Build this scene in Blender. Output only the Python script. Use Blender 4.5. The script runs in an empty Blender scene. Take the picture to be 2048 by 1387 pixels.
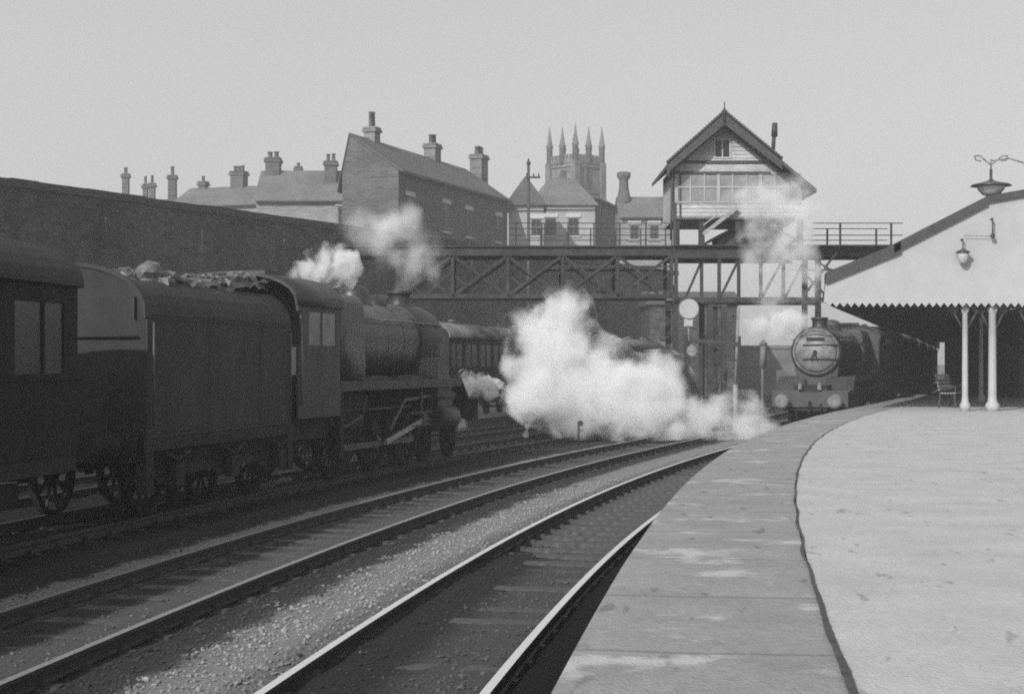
import bpy, math, random
from mathutils import Vector, Matrix, noise
random.seed(7)
R = math.radians
F, CX, HY, CH = 3300.0, 1024.0, 727.0, 2.22     # lens in pixels of the 2048 wide frame, eye level, eye height
sc = bpy.context.scene
col = sc.collection

def P(u, y, Y):                                   # a point of the place at depth Y
    return Vector(((u-CX)*Y/F, Y, CH-(y-HY)*Y/F))
def XU(u, Y): return (u-CX)*Y/F
def ZY(y, Y): return CH-(y-HY)*Y/F

# ------------------------------------------------------------------ materials
def mat(name, v, rough=.8, amp=.25, scale=4., bump=.0, bscale=None, spec=.3, metal=0., coord='Object', detail=6, streak=None, amp2=0., scale2=.4):
    m = bpy.data.materials.new(name); m.use_nodes = True
    n, l = m.node_tree.nodes, m.node_tree.links
    b = n['Principled BSDF']
    b.inputs['Roughness'].default_value = rough
    b.inputs['Specular IOR Level'].default_value = spec
    b.inputs['Metallic'].default_value = metal
    tc = n.new('ShaderNodeTexCoord'); src = tc.outputs[coord]
    if streak:
        mp = n.new('ShaderNodeMapping'); mp.inputs['Scale'].default_value = streak
        l.new(src, mp.inputs['Vector']); src = mp.outputs[0]
    nz = n.new('ShaderNodeTexNoise'); nz.inputs['Scale'].default_value = scale; nz.inputs['Detail'].default_value = detail
    nz.inputs['Roughness'].default_value = .65
    l.new(src, nz.inputs['Vector'])
    mr = n.new('ShaderNodeMapRange'); mr.inputs[1].default_value = .3; mr.inputs[2].default_value = .7
    mr.inputs[3].default_value = v*(1-amp); mr.inputs[4].default_value = v*(1+amp)
    l.new(nz.outputs['Fac'], mr.inputs[0]); out = mr.outputs[0]
    if amp2:
        n2 = n.new('ShaderNodeTexNoise'); n2.inputs['Scale'].default_value = scale2; n2.inputs['Detail'].default_value = 3
        l.new(tc.outputs[coord], n2.inputs['Vector'])
        m2 = n.new('ShaderNodeMapRange'); m2.inputs[1].default_value = .3; m2.inputs[2].default_value = .7
        m2.inputs[3].default_value = 1-amp2; m2.inputs[4].default_value = 1+amp2
        l.new(n2.outputs['Fac'], m2.inputs[0])
        mu = n.new('ShaderNodeMath'); mu.operation = 'MULTIPLY'; l.new(out, mu.inputs[0]); l.new(m2.outputs[0], mu.inputs[1]); out = mu.outputs[0]
    cb = n.new('ShaderNodeCombineColor')
    for i in range(3): l.new(out, cb.inputs[i])
    l.new(cb.outputs[0], b.inputs['Base Color'])
    if bump:
        nb = n.new('ShaderNodeTexNoise'); nb.inputs['Scale'].default_value = bscale or scale*4; nb.inputs['Detail'].default_value = 4
        l.new(tc.outputs[coord], nb.inputs['Vector'])
        bp = n.new('ShaderNodeBump'); bp.inputs['Strength'].default_value = bump; bp.inputs['Distance'].default_value = .03
        l.new(nb.outputs['Fac'], bp.inputs['Height']); l.new(bp.outputs[0], b.inputs['Normal'])
    m['out'] = 1
    return m

def brick(name, v, mortar, scale=1., amp=.3, rot=0., large=.25, axis='x'):
    m = bpy.data.materials.new(name); m.use_nodes = True
    n, l = m.node_tree.nodes, m.node_tree.links
    b = n['Principled BSDF']; b.inputs['Roughness'].default_value = .9; b.inputs['Specular IOR Level'].default_value = .2
    tc = n.new('ShaderNodeTexCoord')
    sx = n.new('ShaderNodeSeparateXYZ'); l.new(tc.outputs['Object'], sx.inputs[0])
    ad = n.new('ShaderNodeMath'); ad.operation = 'ADD'; l.new(sx.outputs[0], ad.inputs[0]); l.new(sx.outputs[1], ad.inputs[1])
    cv = n.new('ShaderNodeCombineXYZ'); l.new(ad.outputs[0], cv.inputs[0]); l.new(sx.outputs[2], cv.inputs[1])
    bt = n.new('ShaderNodeTexBrick'); bt.inputs['Scale'].default_value = scale
    bt.inputs['Brick Width'].default_value = .46; bt.inputs['Row Height'].default_value = .15; bt.inputs['Mortar Size'].default_value = .012
    bt.inputs['Color1'].default_value = (v*(1-amp),)*3+(1,); bt.inputs['Color2'].default_value = (v*(1+amp),)*3+(1,); bt.inputs['Mortar'].default_value = (mortar,)*3+(1,)
    l.new(cv.outputs[0], bt.inputs['Vector'])
    nz = n.new('ShaderNodeTexNoise'); nz.inputs['Scale'].default_value = .35; nz.inputs['Detail'].default_value = 7; nz.inputs['Roughness'].default_value = .7
    l.new(tc.outputs['Object'], nz.inputs['Vector'])
    mr = n.new('ShaderNodeMapRange'); mr.inputs[1].default_value = .3; mr.inputs[2].default_value = .7; mr.inputs[3].default_value = 1-large; mr.inputs[4].default_value = 1+large
    l.new(nz.outputs['Fac'], mr.inputs[0])
    vm = n.new('ShaderNodeVectorMath'); vm.operation = 'SCALE'; l.new(bt.outputs['Color'], vm.inputs[0]); l.new(mr.outputs[0], vm.inputs['Scale'])
    l.new(vm.outputs[0], b.inputs['Base Color'])
    return m

M = dict(
 loco=mat('sooty_black_paint', .022, .5, .35, 3., .15, 9, .5, amp2=.3, scale2=.9),
 boiler=mat('worn_boiler_paint', .034, .42, .3, 2.5, .1, 7, .5, amp2=.35, scale2=1.3),
 cabp=mat('dusty_cab_paint', .042, .55, .3, 3., .05, 7, .4, amp2=.3, scale2=.8),
 tender=mat('dusty_tender_paint', .022, .7, .45, 3.5, .1, 8, .4, streak=(1,1,.35), amp2=.25, scale2=.7),
 tender_end=mat('ash_covered_tender_plate', .022, .7, .25, 4., .1, 9, .3, amp2=.3, scale2=1.2),
 under=mat('greasy_underframe', .010, .75, .4, 5., .2, 10, .4),
 rod=mat('oiled_steel_rod', .42, .35, .25, 8., metal=.6, spec=.5),
 door=mat('ash_grey_smokebox', .16, .6, .4, 3., .1, 8, .4, amp2=.3, scale2=1.5),
 ring=mat('worn_steel_rim', .15, .65, .5, 5., spec=.2),
 coal=mat('coal', .05, .35, .6, 14., .6, 22, .6),
 coal2=mat('dusty_coal', .10, .5, .85, 7., .6, 22, .6),
 coach=mat('coach_side_paint', .016, .75, .25, 2., amp2=.3, scale2=.7, spec=.15),
 rod_dull=mat('greasy_rod',.08,.5,.4,8.,spec=.4),
 coachlight=mat('coach_upper_panel', .13, .4, .2, 3., spec=.5),
 roof_grey=mat('coach_roof_grey', .12, .7, .3, 2., .1, 6, amp2=.3, scale2=.5),
 roof_dark=mat('sooted_coach_roof', .03, .7, .3, 2., .1, 6, amp2=.3, scale2=.7),
 glass=mat('window_glass', .016, .25, .3, 2., spec=.4),
 glassl=mat('pale_window_glass', .2, .25, .4, 2., spec=.8),
 rail=mat('polished_rail', .62, .38, .12, 30., metal=.15, spec=.6),
 rail_dull=mat('rusty_rail', .035, .6, .4, 20., spec=.4),
 railtop=mat('worn_rail_head', .3, .4, .2, 20., metal=.3, spec=.5),
 sleeper=mat('oily_timber', .078, .85, .45, 9., .5, 30, .2, streak=(1,6,1)),
 iron=mat('dark_iron', .04, .6, .4, 6., .1, 12, .3),
 bridge=mat('sooty_bridge_iron', .035, .7, .4, 3., .15, 12, .2, amp2=.3, scale2=.6),
 bridge_pale=mat('pale_and_sunlit_iron', .2, .7, .4, 5., .1, 12, .2),
 timber_white=mat('whitewashed_boards', .36, .75, .3, 3., .1, 12, .2, streak=(1,1,5), amp2=.2, scale2=.8),
 timber_dark=mat('dark_painted_timber', .05, .6, .3, 5., .1, 12, .3),
 slate=mat('slate_roof', .13, .6, .25, 2.5, .2, 9, .3, streak=(1,1,3), amp2=.2, scale2=.4),
 slate_dark=mat('dark_slate_roof', .07, .6, .3, 2.5, .2, 9, .3, amp2=.2, scale2=.4),
 stone=mat('sooty_stone', .13, .9, .3, .8, .2, 3, .2, amp2=.25, scale2=.2),
 render_pale=mat('pale_render', .30, .85, .15, 1.2, amp2=.15, scale2=.3),
 lintel=mat('pale_stone_lintel', .45, .85, .12, 3.),
 pot=mat('clay_pot', .09, .85, .3, 3.),
 white=mat('white_paint', .36, .5, .1, 3., .03, 10, .4, amp2=.1, scale2=.6),
 screen=mat('white_canopy_boards', .36, .7, .08, 1.6, .04, 6, .2, amp2=.06, scale2=.3),
 canopy=mat('sooty_canopy', .05, .8, .3, 2., .1, 5, .2),
 shade=mat('enamel_lamp_shade', .04, .3, .2, 4., spec=.6),
 globe=mat('lamp_glass', .4, .1, .05, 4., spec=.6),
 brass=mat('lamp_metal', .3, .4, .2, 4., spec=.6, metal=.5),
 bench=mat('weathered_bench_wood', .26, .7, .3, 8., .1, 20, .3),
 wall=brick('sooty_retaining_brick', .052, .04, 1., .5, large=.65),
 brick_d=brick('dark_terrace_brick', .085, .12, 1., .25, large=.2),
 brick_m=brick('terrace_brick', .15, .16, 1., .3, large=.3),
 brick_l=brick('pale_terrace_brick', .22, .22, 1., .2, large=.15),
)

# ------------------------------------------------------------------ mesh builder
class MB:
    def __init__(s): s.v=[]; s.f=[]; s.sm=[]; s.mi=[]; s.cur=0; s.T=None
    def add(s, vs, fs, smooth=False):
        o=len(s.v)
        for p in vs:
            p=Vector(p)
            s.v.append(s.T@p if s.T else p)
        for k,f in enumerate(fs):
            s.f.append([i+o for i in f]); s.sm.append(smooth if isinstance(smooth,bool) else smooth[k]); s.mi.append(s.cur)
        return s
    def box(s, c, d, rz=0., m=None, taper=1.):
        hx,hy,hz=d[0]/2,d[1]/2,d[2]/2
        vs=[Vector((x*hx*(taper if z>0 else 1),y*hy*(taper if z>0 else 1),z*hz)) for z in(-1,1) for y in(-1,1) for x in(-1,1)]
        r=m or Matrix.Rotation(rz,3,'Z'); vs=[r@p+Vector(c) for p in vs]
        return s.add(vs,[(0,2,3,1),(4,5,7,6),(0,1,5,4),(2,6,7,3),(0,4,6,2),(1,3,7,5)])
    def b2(s, a, b):   # box from corner to corner
        return s.box([(a[i]+b[i])/2 for i in range(3)],[abs(b[i]-a[i]) for i in range(3)])
    def bar(s, p, q, w, h=None, up=(0,0,1)):
        p,q=Vector(p),Vector(q); d=q-p; L=d.length
        if L<1e-6: return s
        d/=L; u=Vector(up); x=d.cross(u)
        if x.length<1e-3: x=d.cross(Vector((1,0,0)))
        x.normalize(); z=x.cross(d)
        m=Matrix((x,d,z)).transposed()
        return s.box((p+q)/2,(w,L,h or w),m=m)
    def cyl(s, p, q, r, r2=None, n=14, cap=True, smooth=True):
        p,q=Vector(p),Vector(q); r2=r if r2 is None else r2
        d=(q-p).normalized(); x=d.orthogonal().normalized(); y=d.cross(x)
        vs=[];
        for c,rr in((p,r),(q,r2)):
            for i in range(n):
                a=2*math.pi*i/n; vs.append(c+x*math.cos(a)*rr+y*math.sin(a)*rr)
        fs=[(i,(i+1)%n,n+(i+1)%n,n+i) for i in range(n)]; sm=[smooth]*n
        if cap: fs+= [tuple(range(n-1,-1,-1)),tuple(range(n,2*n))]; sm+=[False,False]
        return s.add(vs,fs,sm)
    def lathe(s, prof, c=(0,0,0), axis=(0,0,1), n=20, cap=True):
        d=Vector(axis).normalized(); x=d.orthogonal().normalized(); y=d.cross(x); c=Vector(c); vs=[]
        for r,h in prof:
            for i in range(n):
                a=2*math.pi*i/n; vs.append(c+d*h+x*math.cos(a)*r+y*math.sin(a)*r)
        fs=[];sm=[]
        for k in range(len(prof)-1):
            for i in range(n):
                j=(i+1)%n; fs.append((k*n+i,k*n+j,(k+1)*n+j,(k+1)*n+i)); sm.append(True)
        if cap:
            K=(len(prof)-1)*n
            fs+=[tuple(range(n-1,-1,-1)),tuple(range(K,K+n))]; sm+=[False,False]
        return s.add(vs,fs,sm)
    def prism(s, poly, vec, smooth=False):         # polygon of 3-D points extruded by vec
        n=len(poly); v=Vector(vec); vs=[Vector(p) for p in poly]+[Vector(p)+v for p in poly]
        fs=[tuple(range(n-1,-1,-1)),tuple(range(n,2*n))]+[(i,(i+1)%n,n+(i+1)%n,n+i) for i in range(n)]
        return s.add(vs,fs,[False,False]+[smooth]*n)
    def tube(s, pts, r, n=8):
        for a,b in zip(pts,pts[1:]): s.cyl(a,b,r,n=n)
        return s
    def ball(s, c, r, n=10, sq=(1,1,1)):
        c=Vector(c); vs=[c+Vector((0,0,-r*sq[2]))]; m=n//2
        for k in range(1,m):
            a=-math.pi/2+math.pi*k/m
            for i in range(n):
                t=2*math.pi*i/n; vs.append(c+Vector((math.cos(a)*math.cos(t)*r*sq[0],math.cos(a)*math.sin(t)*r*sq[1],math.sin(a)*r*sq[2])))
        vs.append(c+Vector((0,0,r*sq[2]))); fs=[]
        for i in range(n): fs.append((0,1+(i+1)%n,1+i))
        for k in range(m-2):
            for i in range(n):
                j=(i+1)%n; fs.append((1+k*n+i,1+k*n+j,1+(k+1)*n+j,1+(k+1)*n+i))
        L=len(vs)-1; o=1+(m-2)*n
        for i in range(n): fs.append((L,o+i,o+(i+1)%n))
        return s.add(vs,fs,True)
    def build(s, name, m, parent=None, world=True):
        me=bpy.data.meshes.new(name)
        off=parent.location if (parent is not None and world) else Vector((0,0,0))
        if parent is not None and world and parent.parent: off=off+parent.parent.location
        me.from_pydata([tuple(p-off) for p in s.v],[],s.f); me.update()
        for p,sm,mi in zip(me.polygons,s.sm,s.mi): p.use_smooth=sm; p.material_index=mi
        for x in (m if isinstance(m,(list,tuple)) else [m]): me.materials.append(x)
        bm_fix(me)
        o=bpy.data.objects.new(name,me); col.objects.link(o)
        if parent is not None: o.parent=parent
        return o
def bm_fix(me):
    import bmesh
    bm=bmesh.new(); bm.from_mesh(me); bmesh.ops.recalc_face_normals(bm,faces=bm.faces); bm.to_mesh(me); bm.free()

def thing(name, label, cat, loc=(0,0,0), rz=0., group=None, scale=1.):
    o=bpy.data.objects.new(name,None); col.objects.link(o); o.empty_display_size=.3
    o.location=loc; o.rotation_euler=(0,0,rz); o.scale=(scale,)*3
    o['label']=label; o['category']=cat
    if group: o['group']=group
    return o
def tag(o, label, cat, group=None, kind=None):
    o['label']=label; o['category']=cat
    if group: o['group']=group
    if kind: o['kind']=kind
    return o
def struct(o): o['kind']='structure'; return o

# ------------------------------------------------------------------ the curve of the line
DS=.25; T0,T1_=-14.,300.
def heading(t):
    tt=min(t,46.)
    h=.1323+.003313*tt+1.0748e-4*tt*tt*1.0-1.8423e-6*tt**3
    if t>46: h=h-.062*min(1,(t-46)/30.)
    return h
tab=[]; x=0.; y=0.; N=int((T1_-T0)/DS); i0=int(-T0/DS)
for i in range(N+1):
    t=T0+i*DS; h=heading(t); tab.append([t,x,y,h]); x+=math.sin(h)*DS; y+=math.cos(h)*DS
dx=-2.1356-tab[i0][1]; dy=8.-tab[i0][2]
for r in tab: r[1]+=dx; r[2]+=dy
def pos(t, off):
    k=(t-T0)/DS; i=max(0,min(N-1,int(k))); f=k-i; a,b=tab[i],tab[i+1]
    h=a[3]+(b[3]-a[3])*f
    return (a[1]+(b[1]-a[1])*f+off*math.cos(h), a[2]+(b[2]-a[2])*f-off*math.sin(h), h)
def tY(off, Y):
    lo,hi=T0,T1_
    for _ in range(40):
        m=(lo+hi)/2
        if pos(m,off)[1]<Y: lo=m
        else: hi=m
    return lo
C1,C2,EDGE=.75,-2.645,2.455
C3=-6.54; C4=-9.9; C5=-13.3

def ribbon(name, m, offs, zf, t0, t1, step, parent=None):
    me=bpy.data.meshes.new(name); vs=[];uv=[];fs=[]
    n=int((t1-t0)/step)
    for i in range(n+1):
        t=t0+(t1-t0)*i/n
        for o in offs:
            oo=o(t) if callable(o) else o
            x,y,h=pos(t,oo); vs.append((x,y,zf(oo,t))); uv.append((oo,t))
    w=len(offs)
    for i in range(n):
        for j in range(w-1): fs.append((i*w+j,i*w+j+1,(i+1)*w+j+1,(i+1)*w+j))
    me.from_pydata(vs,[],fs); me.update()
    ul=me.uv_layers.new(name='UVMap')
    for lp in me.loops: ul.data[lp.index].uv=uv[lp.vertex_index]
    me.materials.append(m)
    for p in me.polygons: p.use_smooth=True
    o=bpy.data.objects.new(name,me); col.objects.link(o)
    if parent: o.parent=parent
    return o

# ------------------------------------------------------------------ ballast: tone by distance from the rails
TONE=[(-15,.014),(-11,.014),(-9,.010),(-7,.008),(-5.6,.010),(-4.75,.04),(-4.4,.035),(-4.12,.04),(-4.0,.24),(-3.6,.27),(-3.46,.12),(-3.2,.04),(-2.95,.05),(-2.6,.115),(-2.2,.10),(-1.96,.035),(-1.4,.045),(-1.15,.06),(-1.0,.24),(-.55,.27),(-.2,.17),(0,.12),(.04,.028),(.5,.035),(.8,.085),(1.3,.09),(1.42,.03),(1.56,.007),(2.6,.007)]  # far left values lowered: shade under the left train put into the tone
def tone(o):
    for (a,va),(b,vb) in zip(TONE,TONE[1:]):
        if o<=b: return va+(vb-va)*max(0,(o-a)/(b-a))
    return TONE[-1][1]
def ballast_mat():
    m=bpy.data.materials.new('ballast_and_ash'); m.use_nodes=True; n,l=m.node_tree.nodes,m.node_tree.links
    b=n['Principled BSDF']; b.inputs['Roughness'].default_value=.95; b.inputs['Specular IOR Level'].default_value=.15
    uv=n.new('ShaderNodeUVMap'); uv.uv_map='UVMap'
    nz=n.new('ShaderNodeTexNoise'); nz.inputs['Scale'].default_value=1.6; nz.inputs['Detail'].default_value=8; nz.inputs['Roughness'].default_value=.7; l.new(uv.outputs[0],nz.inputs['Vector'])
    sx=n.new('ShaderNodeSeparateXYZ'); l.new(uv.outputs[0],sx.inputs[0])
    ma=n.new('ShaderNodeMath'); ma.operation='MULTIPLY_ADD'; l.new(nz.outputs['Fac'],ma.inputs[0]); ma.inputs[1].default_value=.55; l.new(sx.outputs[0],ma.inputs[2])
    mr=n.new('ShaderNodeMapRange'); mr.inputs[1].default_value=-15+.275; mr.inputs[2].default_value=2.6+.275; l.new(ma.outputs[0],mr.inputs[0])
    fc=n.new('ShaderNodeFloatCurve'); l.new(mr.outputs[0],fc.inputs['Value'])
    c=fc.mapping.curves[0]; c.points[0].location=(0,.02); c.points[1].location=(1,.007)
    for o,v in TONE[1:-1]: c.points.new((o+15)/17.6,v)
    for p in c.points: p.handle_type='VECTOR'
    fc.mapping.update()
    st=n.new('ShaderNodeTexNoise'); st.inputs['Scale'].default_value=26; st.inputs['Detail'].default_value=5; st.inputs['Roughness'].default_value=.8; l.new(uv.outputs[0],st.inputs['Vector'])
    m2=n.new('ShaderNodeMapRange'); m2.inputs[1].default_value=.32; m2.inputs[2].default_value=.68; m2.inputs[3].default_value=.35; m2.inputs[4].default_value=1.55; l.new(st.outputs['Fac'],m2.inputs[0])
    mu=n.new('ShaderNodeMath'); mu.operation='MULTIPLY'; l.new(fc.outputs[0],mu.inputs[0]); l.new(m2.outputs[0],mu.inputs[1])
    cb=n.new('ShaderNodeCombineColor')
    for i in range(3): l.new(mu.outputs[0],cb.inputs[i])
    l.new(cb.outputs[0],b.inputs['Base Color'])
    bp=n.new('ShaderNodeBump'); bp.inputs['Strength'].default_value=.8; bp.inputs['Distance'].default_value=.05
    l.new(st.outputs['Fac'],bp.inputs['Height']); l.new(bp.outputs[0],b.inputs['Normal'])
    return m
BM=ballast_mat()
def bz(o,t):
    z=-.160
    if -.05<o<1.55 and 11<t<30: z-=.05*min(1,(t-11)/3.,(30-t)/3.)
    for a,b,h in ((-1.75,-.15,.07),(-5.2,-3.55,.05),(-1.2,-.5,.02)):
        if a<o<b: z+=h*math.sin(math.pi*(o-a)/(b-a))**.7
    if -.62<o<-.04: z+=.075*min(1,(o+.62)/.3)*min(1,(-.04-o)/.06+.4)
    if .04<o<.55 and t<13: z+=.05*min(1,(.55-o)/.2)
    if o>1.6: z+=.07
    if o<-7.6: z+=.02
    if -.05<o<1.5 and t<10: z+=.006
    z+=.02*noise.noise(Vector((o*2.1,t*1.3,0)))+.012*noise.noise(Vector((o*7,t*6,3)))
    return z
offs=[-15+.16*i for i in range(110)]+[2.5]
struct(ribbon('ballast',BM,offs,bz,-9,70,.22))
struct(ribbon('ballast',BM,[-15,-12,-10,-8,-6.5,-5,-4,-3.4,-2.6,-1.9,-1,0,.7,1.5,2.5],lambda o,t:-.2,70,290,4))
gm=mat('ash_ground',.06,.95,.4,.8,.3,3,.1,amp2=.3,scale2=.1)
g=MB(); g.add([(-2500,-60,-.32),(2500,-60,-.32),(2500,4000,-.32),(-2500,4000,-.32)],[(0,1,2,3)]); struct(g.build('ground',gm))

# loose stones (nobody could count them)
def stones():
    base=[]; ph=(1+5**.5)/2
    iv=[Vector(p).normalized() for p in[(-1,ph,0),(1,ph,0),(-1,-ph,0),(1,-ph,0),(0,-1,ph),(0,1,ph),(0,-1,-ph),(0,1,-ph),(ph,0,-1),(ph,0,1),(-ph,0,-1),(-ph,0,1)]]
    jf=[(0,11,5),(0,5,1),(0,1,7),(0,7,10),(0,10,11),(1,5,9),(5,11,4),(11,10,2),(10,7,6),(7,1,8),(3,9,4),(3,4,2),(3,2,6),(3,6,8),(3,8,9),(4,9,5),(2,4,11),(6,2,10),(8,6,7),(9,8,1)]
    vs=[];fs=[];tn=[]
    def put(o,t,r):
        x,y,h=pos(t,o); z=bz(o,t)+r*.35
        n_=noise.fractal(Vector((o*1.6,t*1.6,0)),1,2,5)*.35
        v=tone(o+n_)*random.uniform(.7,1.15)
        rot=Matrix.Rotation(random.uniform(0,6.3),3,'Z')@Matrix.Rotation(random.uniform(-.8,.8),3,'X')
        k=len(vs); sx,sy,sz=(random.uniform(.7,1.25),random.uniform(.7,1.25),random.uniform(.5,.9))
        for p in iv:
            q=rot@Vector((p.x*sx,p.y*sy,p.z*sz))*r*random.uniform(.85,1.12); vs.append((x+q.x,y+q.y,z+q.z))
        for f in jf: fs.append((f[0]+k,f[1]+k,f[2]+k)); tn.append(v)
    for (a,b,n_,tm) in ((-1.75,-.06,6500,26),(-4.5,-3.46,1700,30),(.08,1.4,1500,22),(-3.3,-1.98,1500,26),(-15,-4.5,900,40)):
        for _ in range(n_):
            t=random.random()**1.6*tm-1.
            put(random.uniform(a,b),t,random.uniform(.009,.021)*(1.5 if random.random()<.08 else 1))
    me=bpy.data.meshes.new('ballast_stones'); me.from_pydata(vs,[],fs); me.update()
    at=me.attributes.new('tone','FLOAT','FACE'); at.data.foreach_set('value',tn)
    m=bpy.data.materials.new('broken_stone'); m.use_nodes=True; n,l=m.node_tree.nodes,m.node_tree.links
    b=n['Principled BSDF']; b.inputs['Roughness'].default_value=.9; b.inputs['Specular IOR Level'].default_value=.15
    a=n.new('ShaderNodeAttribute'); a.attribute_name='tone'; cb=n.new('ShaderNodeCombineColor')
    for i in range(3): l.new(a.outputs['Fac'],cb.inputs[i])
    l.new(cb.outputs[0],b.inputs['Base Color']); me.materials.append(m)
    o=bpy.data.objects.new('ballast_stones',me); col.objects.link(o)
    tag(o,'broken ballast stones scattered between and beside the rails','gravel',kind='stuff')
stones()

# ------------------------------------------------------------------ tracks
def sleeper_mesh(chair=True):
    b=MB(); b.box((0,0,-.215),(2.6,.25,.13))
    b.cur=1
    for s in(-.7525,.7525):
        b.box((s,0,-.144),(.34,.16,.02)); b.box((s-.06,0,-.115),(.05,.09,.05)); b.box((s+.06,0,-.115),(.05,.09,.05))
    o=b.build('sleeper',[M['sleeper'],M['iron']]); return o
proto=sleeper_mesh(); smesh=proto.data; bpy.data.objects.remove(proto)
smesh_dark=smesh.copy(); smesh_dark.materials[0]=mat('shade_darkened_timber',.022,.9,.5,9.,.4,30,.1)  # darker sleeper copy: shade around the left train put into its colour
prof=[(-.035,0),(.035,0),(.035,-.038),(.009,-.05),(.009,-.115),(.033,-.125),(.033,-.14),(-.033,-.14),(-.033,-.125),(-.009,-.115),(-.009,-.05),(-.035,-.038)]
def rail(parent, off, t0, t1, mtop, mside, step=.6):
    vs=[];fs=[];mi=[]; n=int((t1-t0)/step); L=parent.location
    for i in range(n+1):
        t=t0+(t1-t0)*i/n
        for a,z in prof:
            x,y,h=pos(t,off+a); vs.append((x-L.x,y-L.y,z-L.z))
    w=len(prof)
    for i in range(n):
        for j in range(w):
            k=(j+1)%w; fs.append((i*w+j,i*w+k,(i+1)*w+k,(i+1)*w+j)); mi.append(0 if j==0 else 1)
    me=bpy.data.meshes.new('rail'); me.from_pydata(vs,[],fs); me.update(); me.materials.append(mtop); me.materials.append(mside)
    for p,m_ in zip(me.polygons,mi): p.material_index=m_
    bm_fix(me)
    o=bpy.data.objects.new('rail',me); col.objects.link(o); o.parent=parent; return o
def track(c, label, t0, t1, ns, mtop, mside, s0=None):
    x,y,h=pos(10,c); tr=thing('railway_track',label,'railway track',(x,y,0),group='curving running lines beside the platform')
    for s in(-.7525,.7525): rail(tr,c+s,t0,t1,mtop,mside)
    for i in range(ns):
        t=(s0 if s0 is not None else t0)+.3+i*.76; x2,y2,h2=pos(t,c)
        o=bpy.data.objects.new('sleeper',smesh if c>-5 else smesh_dark); col.objects.link(o); o.parent=tr
        o.location=(x2-x,y2-y,random.uniform(-.012,.004)); o.rotation_euler=(0,0,-h2+random.uniform(-.02,.02))
    return tr
track(C1,'track with two bright polished rails right beside the platform edge',-8,290,95,M['rail'],M['iron'],-2)
track(C2,'track with dull rails in the middle, between two strips of pale ballast',-8,250,92,M['railtop'],M['rail_dull'],-1)
track(C3,'track under the large dark locomotive and tender at left',-8,250,60,M['rail_dull'],M['rail_dull'],6)
track(C4,'dark track just beyond the large locomotive, half hidden by steam',10,250,48,M['rail_dull'],M['rail_dull'],18)
track(C5,'farthest dark track, towards the long brick wall',20,250,30,M['rail_dull'],M['rail_dull'],26)

# ------------------------------------------------------------------ platform
PZ=.905
def plat_mat(name, v, patches):
    m=mat(name,v,.9,.16 if patches else .09,14.,.5,45,.15,coord='UV',amp2=.11 if patches else .09,scale2=1.4)
    n,l=m.node_tree.nodes,m.node_tree.links; b=n['Principled BSDF']
    src=b.inputs['Base Color'].links[0].from_socket
    uv=n.new('ShaderNodeUVMap'); uv.uv_map='UVMap'
    def mix(fac,colv,src):
        mx=n.new('ShaderNodeMix'); mx.data_type='RGBA'; l.new(fac,mx.inputs[0]); l.new(src,mx.inputs[6]); mx.inputs[7].default_value=(colv,)*3+(1,); return mx.outputs[2]
    if patches:
        # worn pale mortar patches and joints across the flags
        nz=n.new('ShaderNodeTexNoise'); nz.inputs['Scale'].default_value=1.15; nz.inputs['Detail'].default_value=7; nz.inputs['Roughness'].default_value=.62; l.new(uv.outputs[0],nz.inputs['Vector'])
        mr=n.new('ShaderNodeMapRange'); mr.inputs[1].default_value=.565; mr.inputs[2].default_value=.63; mr.inputs[4].default_value=.8; l.new(nz.outputs['Fac'],mr.inputs[0])
        src=mix(mr.outputs[0],v*1.75,src)
        mp=n.new('ShaderNodeMapping'); mp.inputs['Scale'].default_value=(.12,1,1); l.new(uv.outputs[0],mp.inputs[0])
        nw=n.new('ShaderNodeTexNoise'); nw.inputs['Scale'].default_value=1.2; l.new(uv.outputs[0],nw.inputs['Vector'])
        sx=n.new('ShaderNodeSeparateXYZ'); l.new(mp.outputs[0],sx.inputs[0])
        ad=n.new('ShaderNodeMath'); ad.operation='MULTIPLY_ADD'; l.new(nw.outputs['Fac'],ad.inputs[0]); ad.inputs[1].default_value=.16; l.new(sx.outputs[1],ad.inputs[2])
        mo=n.new('ShaderNodeMath'); mo.operation='PINGPONG'; l.new(ad.outputs[0],mo.inputs[0]); mo.inputs[1].default_value=.92
        lt=n.new('ShaderNodeMapRange'); l.new(mo.outputs[0],lt.inputs[0]); lt.inputs[1].default_value=.0; lt.inputs[2].default_value=.035; lt.inputs[3].default_value=.7; lt.inputs[4].default_value=0
        src=mix(lt.outputs[0],v*.45,src)
    # short dark scuffs
    mp=n.new('ShaderNodeMapping'); mp.inputs['Scale'].default_value=(7,1.6,1); mp.inputs['Rotation'].default_value=(0,0,.25); l.new(uv.outputs[0],mp.inputs[0])
    vz=n.new('ShaderNodeTexNoise'); vz.inputs['Scale'].default_value=1.0; vz.inputs['Detail'].default_value=2; l.new(mp.outputs[0],vz.inputs['Vector'])
    mr=n.new('ShaderNodeMapRange'); mr.inputs[1].default_value=.645; mr.inputs[2].default_value=.70; mr.inputs[4].default_value=.55; l.new(vz.outputs['Fac'],mr.inputs[0])
    src=mix(mr.outputs[0],v*.45,src)
    l.new(src,b.inputs['Base Color'])
    return m
PM1=plat_mat('worn_platform_flags',.26,True); PM2=plat_mat('pale_platform_asphalt',.41,False)
CR=1.17
def pz(o,t): return PZ+.006*noise.noise(Vector((o*.8,t*.5,1)))
plat=ribbon('platform',PM1,[EDGE,EDGE+.3,EDGE+.6,EDGE+.9,EDGE+CR+.02],pz,-8,150,.5); struct(plat)
struct(ribbon('platform',PM2,[EDGE+CR+.03,EDGE+1.5,EDGE+2,EDGE+3,EDGE+4.5,EDGE+7,EDGE+12,EDGE+24],lambda o,t:pz(o,t)+.006,-8,150,.5))
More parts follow.
